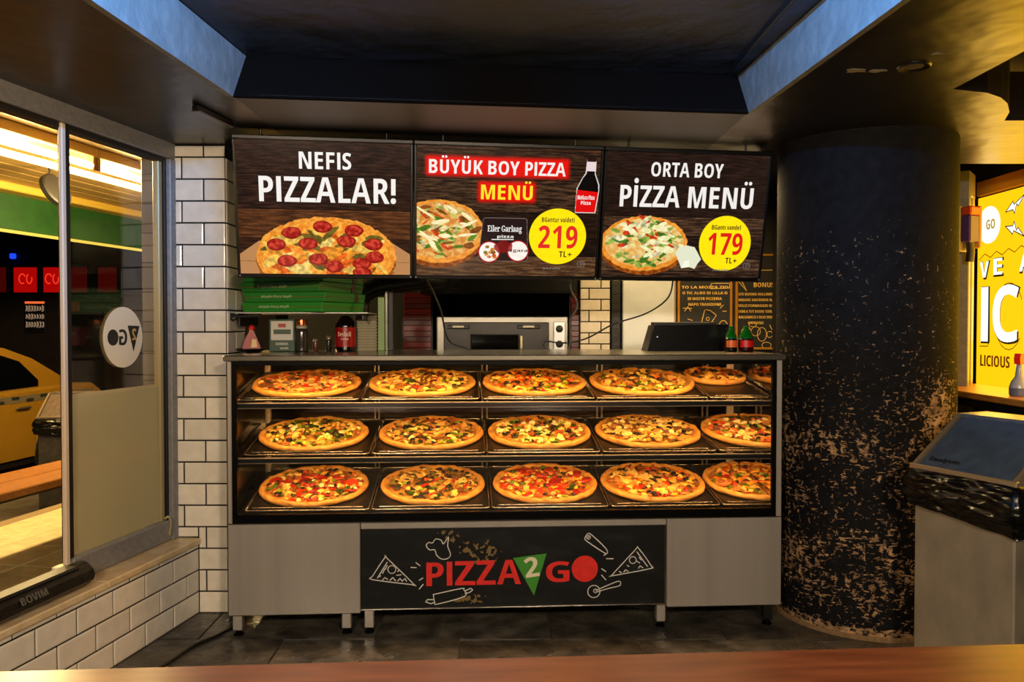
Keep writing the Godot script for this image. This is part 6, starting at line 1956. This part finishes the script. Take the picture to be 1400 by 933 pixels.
	slab(gs, "strip_body", Vector3(-0.017, 0, -0.01), Vector3(0.017, 0.27, 0.0), mat("strip green", Color(0.44, 0.55, 0.28), 0.4), 0.002)
	slab(gs, "steel_edge", Vector3(0.02, 0, -0.02), Vector3(0.034, 0.30, 0.004), mat("edge steel", Color(0.40, 0.39, 0.36), 0.3, 0.7), 0.002)
	slab(gs, "dark_edge", Vector3(0.036, 0, -0.02), Vector3(0.06, 0.30, 0.0), black, 0.002)
	var lad := thing("ladle", "black handled ladle hooked under the shelf beside the tiled pillar", "ladle", at(-1.27, 1.392, -3.80))
	part(lad, "ladle_handle", tube(curve([Vector3(-0.06, -0.002, 0.0), Vector3(-0.02, 0.0, 0.0), Vector3(0.09, 0.006, 0.0)], 4), 0.007, 8), black)
	part(lad, "ladle_end", lathe([Vector2(0, -0.006), Vector2(0.018, -0.004), Vector2(0.018, 0.004), Vector2(0, 0.006)], 14), black, turned(-0.05, -0.002, 0.0, 0, 80))
	# cash drawer box
	var pos2 := thing("black_terminal", "wide black cash terminal housing on the counter in front of the fridge", "terminal", turned(0.885, Y, -4.09, CAB_TURN))
	part(pos2, "housing", prism([Vector2(-0.215, 0.0), Vector2(0.205, 0.0), Vector2(0.196, 0.132), Vector2(-0.178, 0.128)], 0.14), mat("terminal navy", Color(0.012, 0.016, 0.028), 0.22))
	slab(pos2, "top_lip", Vector3(-0.165, 0.126, -0.075), Vector3(0.16, 0.144, -0.02), mat("terminal lip", Color(0.015, 0.018, 0.025), 0.35), 0.003)
	part(pos2, "status_lamp", box(0.006, 0.006, 0.004, 0.001), glow("status lamp light", Color(0.8, 0.9, 1.0), 0.8), at(-0.165, 0.07, 0.0715))
	# two sauce bottles
	for k in 2:
		var q: Array = [[1.062, -3.90, "slim green topped sauce bottle with orange label next to the black terminal"], [1.135, -3.905, "squat green topped sauce bottle with red label nearest the column"]][k]
		var sb := thing("sauce_bottle", q[2], "bottle", at(q[0], Y, q[1]), "green topped sauce bottles")
		var rr: float = [0.028, 0.035][k]
		part(sb, "bottle_body", lathe([Vector2(0, 0), Vector2(rr, 0), Vector2(rr + 0.001, 0.01), Vector2(rr + 0.001, 0.058), Vector2(rr * 0.96, 0.064), Vector2(0, 0.064)], 18), mat("sauce %d" % k, [Color(0.04, 0.018, 0.012), Color(0.16, 0.02, 0.02)][k], 0.12))
		part(sb, "bottle_shoulder", lathe([Vector2(rr * 0.97, 0.064), Vector2(rr * 0.9, 0.078), Vector2(rr * 0.5, 0.098), Vector2(rr * 0.36, 0.108), Vector2(rr * 0.36, 0.122), Vector2(0, 0.125)], 18), mat("bottle green", Color(0.03, 0.34, 0.06), 0.15))
		var lb := begin()
		add_lathe(lb, [Vector2(rr + 0.0018, 0.022), Vector2(rr + 0.0018, 0.055)], 10, Vector3.ZERO, Basis(), 0.5, PI - 0.5)
		part(sb, "bottle_label", done(lb), mat("sauce label %d" % k, [Color(0.80, 0.36, 0.12), Color(0.75, 0.08, 0.08)][k], 0.4))
	# cables hanging from the signs to the counter
	var rubber := mat("black rubber", Color(0.02, 0.02, 0.022), 0.5)
	var runs := [
		["cable", "black cable hanging in a curve from the right menu sign past the tiled pier", [Vector3(0.80, 1.60, -3.99), Vector3(0.775, 1.49, -3.99), Vector3(0.66, 1.41, -3.95), Vector3(0.50, 1.355, -3.98), Vector3(0.37, 1.285, -4.0), Vector3(0.25, 1.262, -4.0), Vector3(0.17, 1.272, -4.0), Vector3(0.16, 1.245, -4.0), Vector3(0.19, 1.228, -4.0)]],
		["cable", "black cable from the middle sign running down in front of the oven door", [Vector3(-0.42, 1.60, -3.75), Vector3(-0.38, 1.52, -3.82), Vector3(-0.34, 1.42, -3.85), Vector3(-0.32, 1.31, -3.88), Vector3(-0.29, 1.262, -3.9), Vector3(-0.24, 1.245, -3.9), Vector3(-0.20, 1.227, -3.9)]],
		["cable", "pale grey cable hanging beside the oven knobs", [Vector3(0.295, 1.62, -3.86), Vector3(0.285, 1.53, -3.9), Vector3(0.32, 1.45, -3.92), Vector3(0.285, 1.37, -3.94), Vector3(0.29, 1.29, -3.95), Vector3(0.278, 1.227, -3.96)]],
	]
	for k in 3:
		var cb := thing(runs[k][0], runs[k][1], "cable", Transform3D(), "cables behind the counter")
		part(cb, "cable_run", tube(curve(runs[k][2], 6), 0.0042, 7), rubber if k < 2 else mat("grey cable", Color(0.32, 0.31, 0.30), 0.5))

# ------------------------------------------------------------------ bin, table, small things
func bin_inside() -> void:
	make_bin("waste_bin", "square steel waste bin with black bag and dark flap beside the column", Transform3D(Basis(Vector3.UP, deg_to_rad(-67.0)), Vector3(1.552, 0, -3.115)), false)

func foreground_table() -> void:
	var wood := noisy("table wood", Color(0.35, 0.18, 0.10), Color(0.47, 0.26, 0.15), 0.30, 0.0, Vector3(1.2, 5, 9), 231, 0.012)
	wood.uv1_world_triplanar = false
	var o := thing("dining_table", "reddish brown wooden table along the bottom of the view", "table", turned(0.03, 0, -1.455, 3.7))
	slab(o, "tabletop", Vector3(-1.25, 0.712, 0.0), Vector3(1.25, 0.75, 0.70), wood, 0.006)
	for x in [-1.1, 1.1]:
		for z in [0.08, 0.62]:
			slab(o, "leg", Vector3(x - 0.025, 0, z - 0.025), Vector3(x + 0.025, 0.712, z + 0.025), mat("matt black", Color(0.018, 0.02, 0.026), 0.5), 0.004)

func small_things() -> void:
	var rubber := mat("black rubber", Color(0.02, 0.02, 0.022), 0.5)
	var c := thing("floor_cable", "black power cable lying on the slate floor beside the left leg", "cable", Transform3D())
	part(c, "cable_run", tube(curve([Vector3(-1.30, 0.03, -3.72), Vector3(-1.24, 0.007, -3.60), Vector3(-1.27, 0.007, -3.47), Vector3(-1.33, 0.007, -3.36), Vector3(-1.36, 0.007, -3.22), Vector3(-1.40, 0.007, -3.10), Vector3(-1.52, 0.007, -2.95)], 6), 0.0065, 8), rubber)
	# dark channel on the soffit near the tiled pillar
	var ch := thing("ceiling_channel", "short black channel fixed to the soffit near the tiled pillar", "channel", at(-1.18, SOFFIT - 0.014, -3.2))
	part(ch, "channel_body", box(0.030, 0.026, 0.27, 0.004), mat("channel black", Color(0.02, 0.022, 0.026), 0.3), turned(0, 0, 0, -9))
	# recessed spot, switched off
	var sp := thing("recessed_spotlight", "small unlit recessed spotlight in the dark soffit before the column", "spotlight", at(1.30, SOFFIT, -2.62))
	part(sp, "trim_ring", turned_solid([Vector2(0.030, -0.002), Vector2(0.048, -0.006), Vector2(0.052, -0.001), Vector2(0.052, 0.001)], 24), mat("spot ring", Color(0.09, 0.09, 0.09), 0.3, 0.4))
	part(sp, "lens", turned_solid([Vector2(0.0, -0.003), Vector2(0.030, -0.002)], 20), mat("spot lens", Color(0.45, 0.42, 0.36), 0.25))
	# small box fitting over the right sign's end
	var bx := thing("cable_box", "small grey fitting under the soffit above the right menu sign", "fitting", turned(1.19, 2.135, -3.90, 8))
	part(bx, "fitting_body", prism([Vector2(-0.05, 0.03), Vector2(0.04, 0.05), Vector2(0.05, 0.02), Vector2(0.03, -0.012), Vector2(-0.03, -0.005)], 0.06), mat("fitting grey", Color(0.34, 0.34, 0.30), 0.5))
	part(bx, "fitting_arm", tube([Vector3(0.045, 0.02, 0), Vector3(0.085, 0.055, -0.005)], 0.008, 8), rubber)
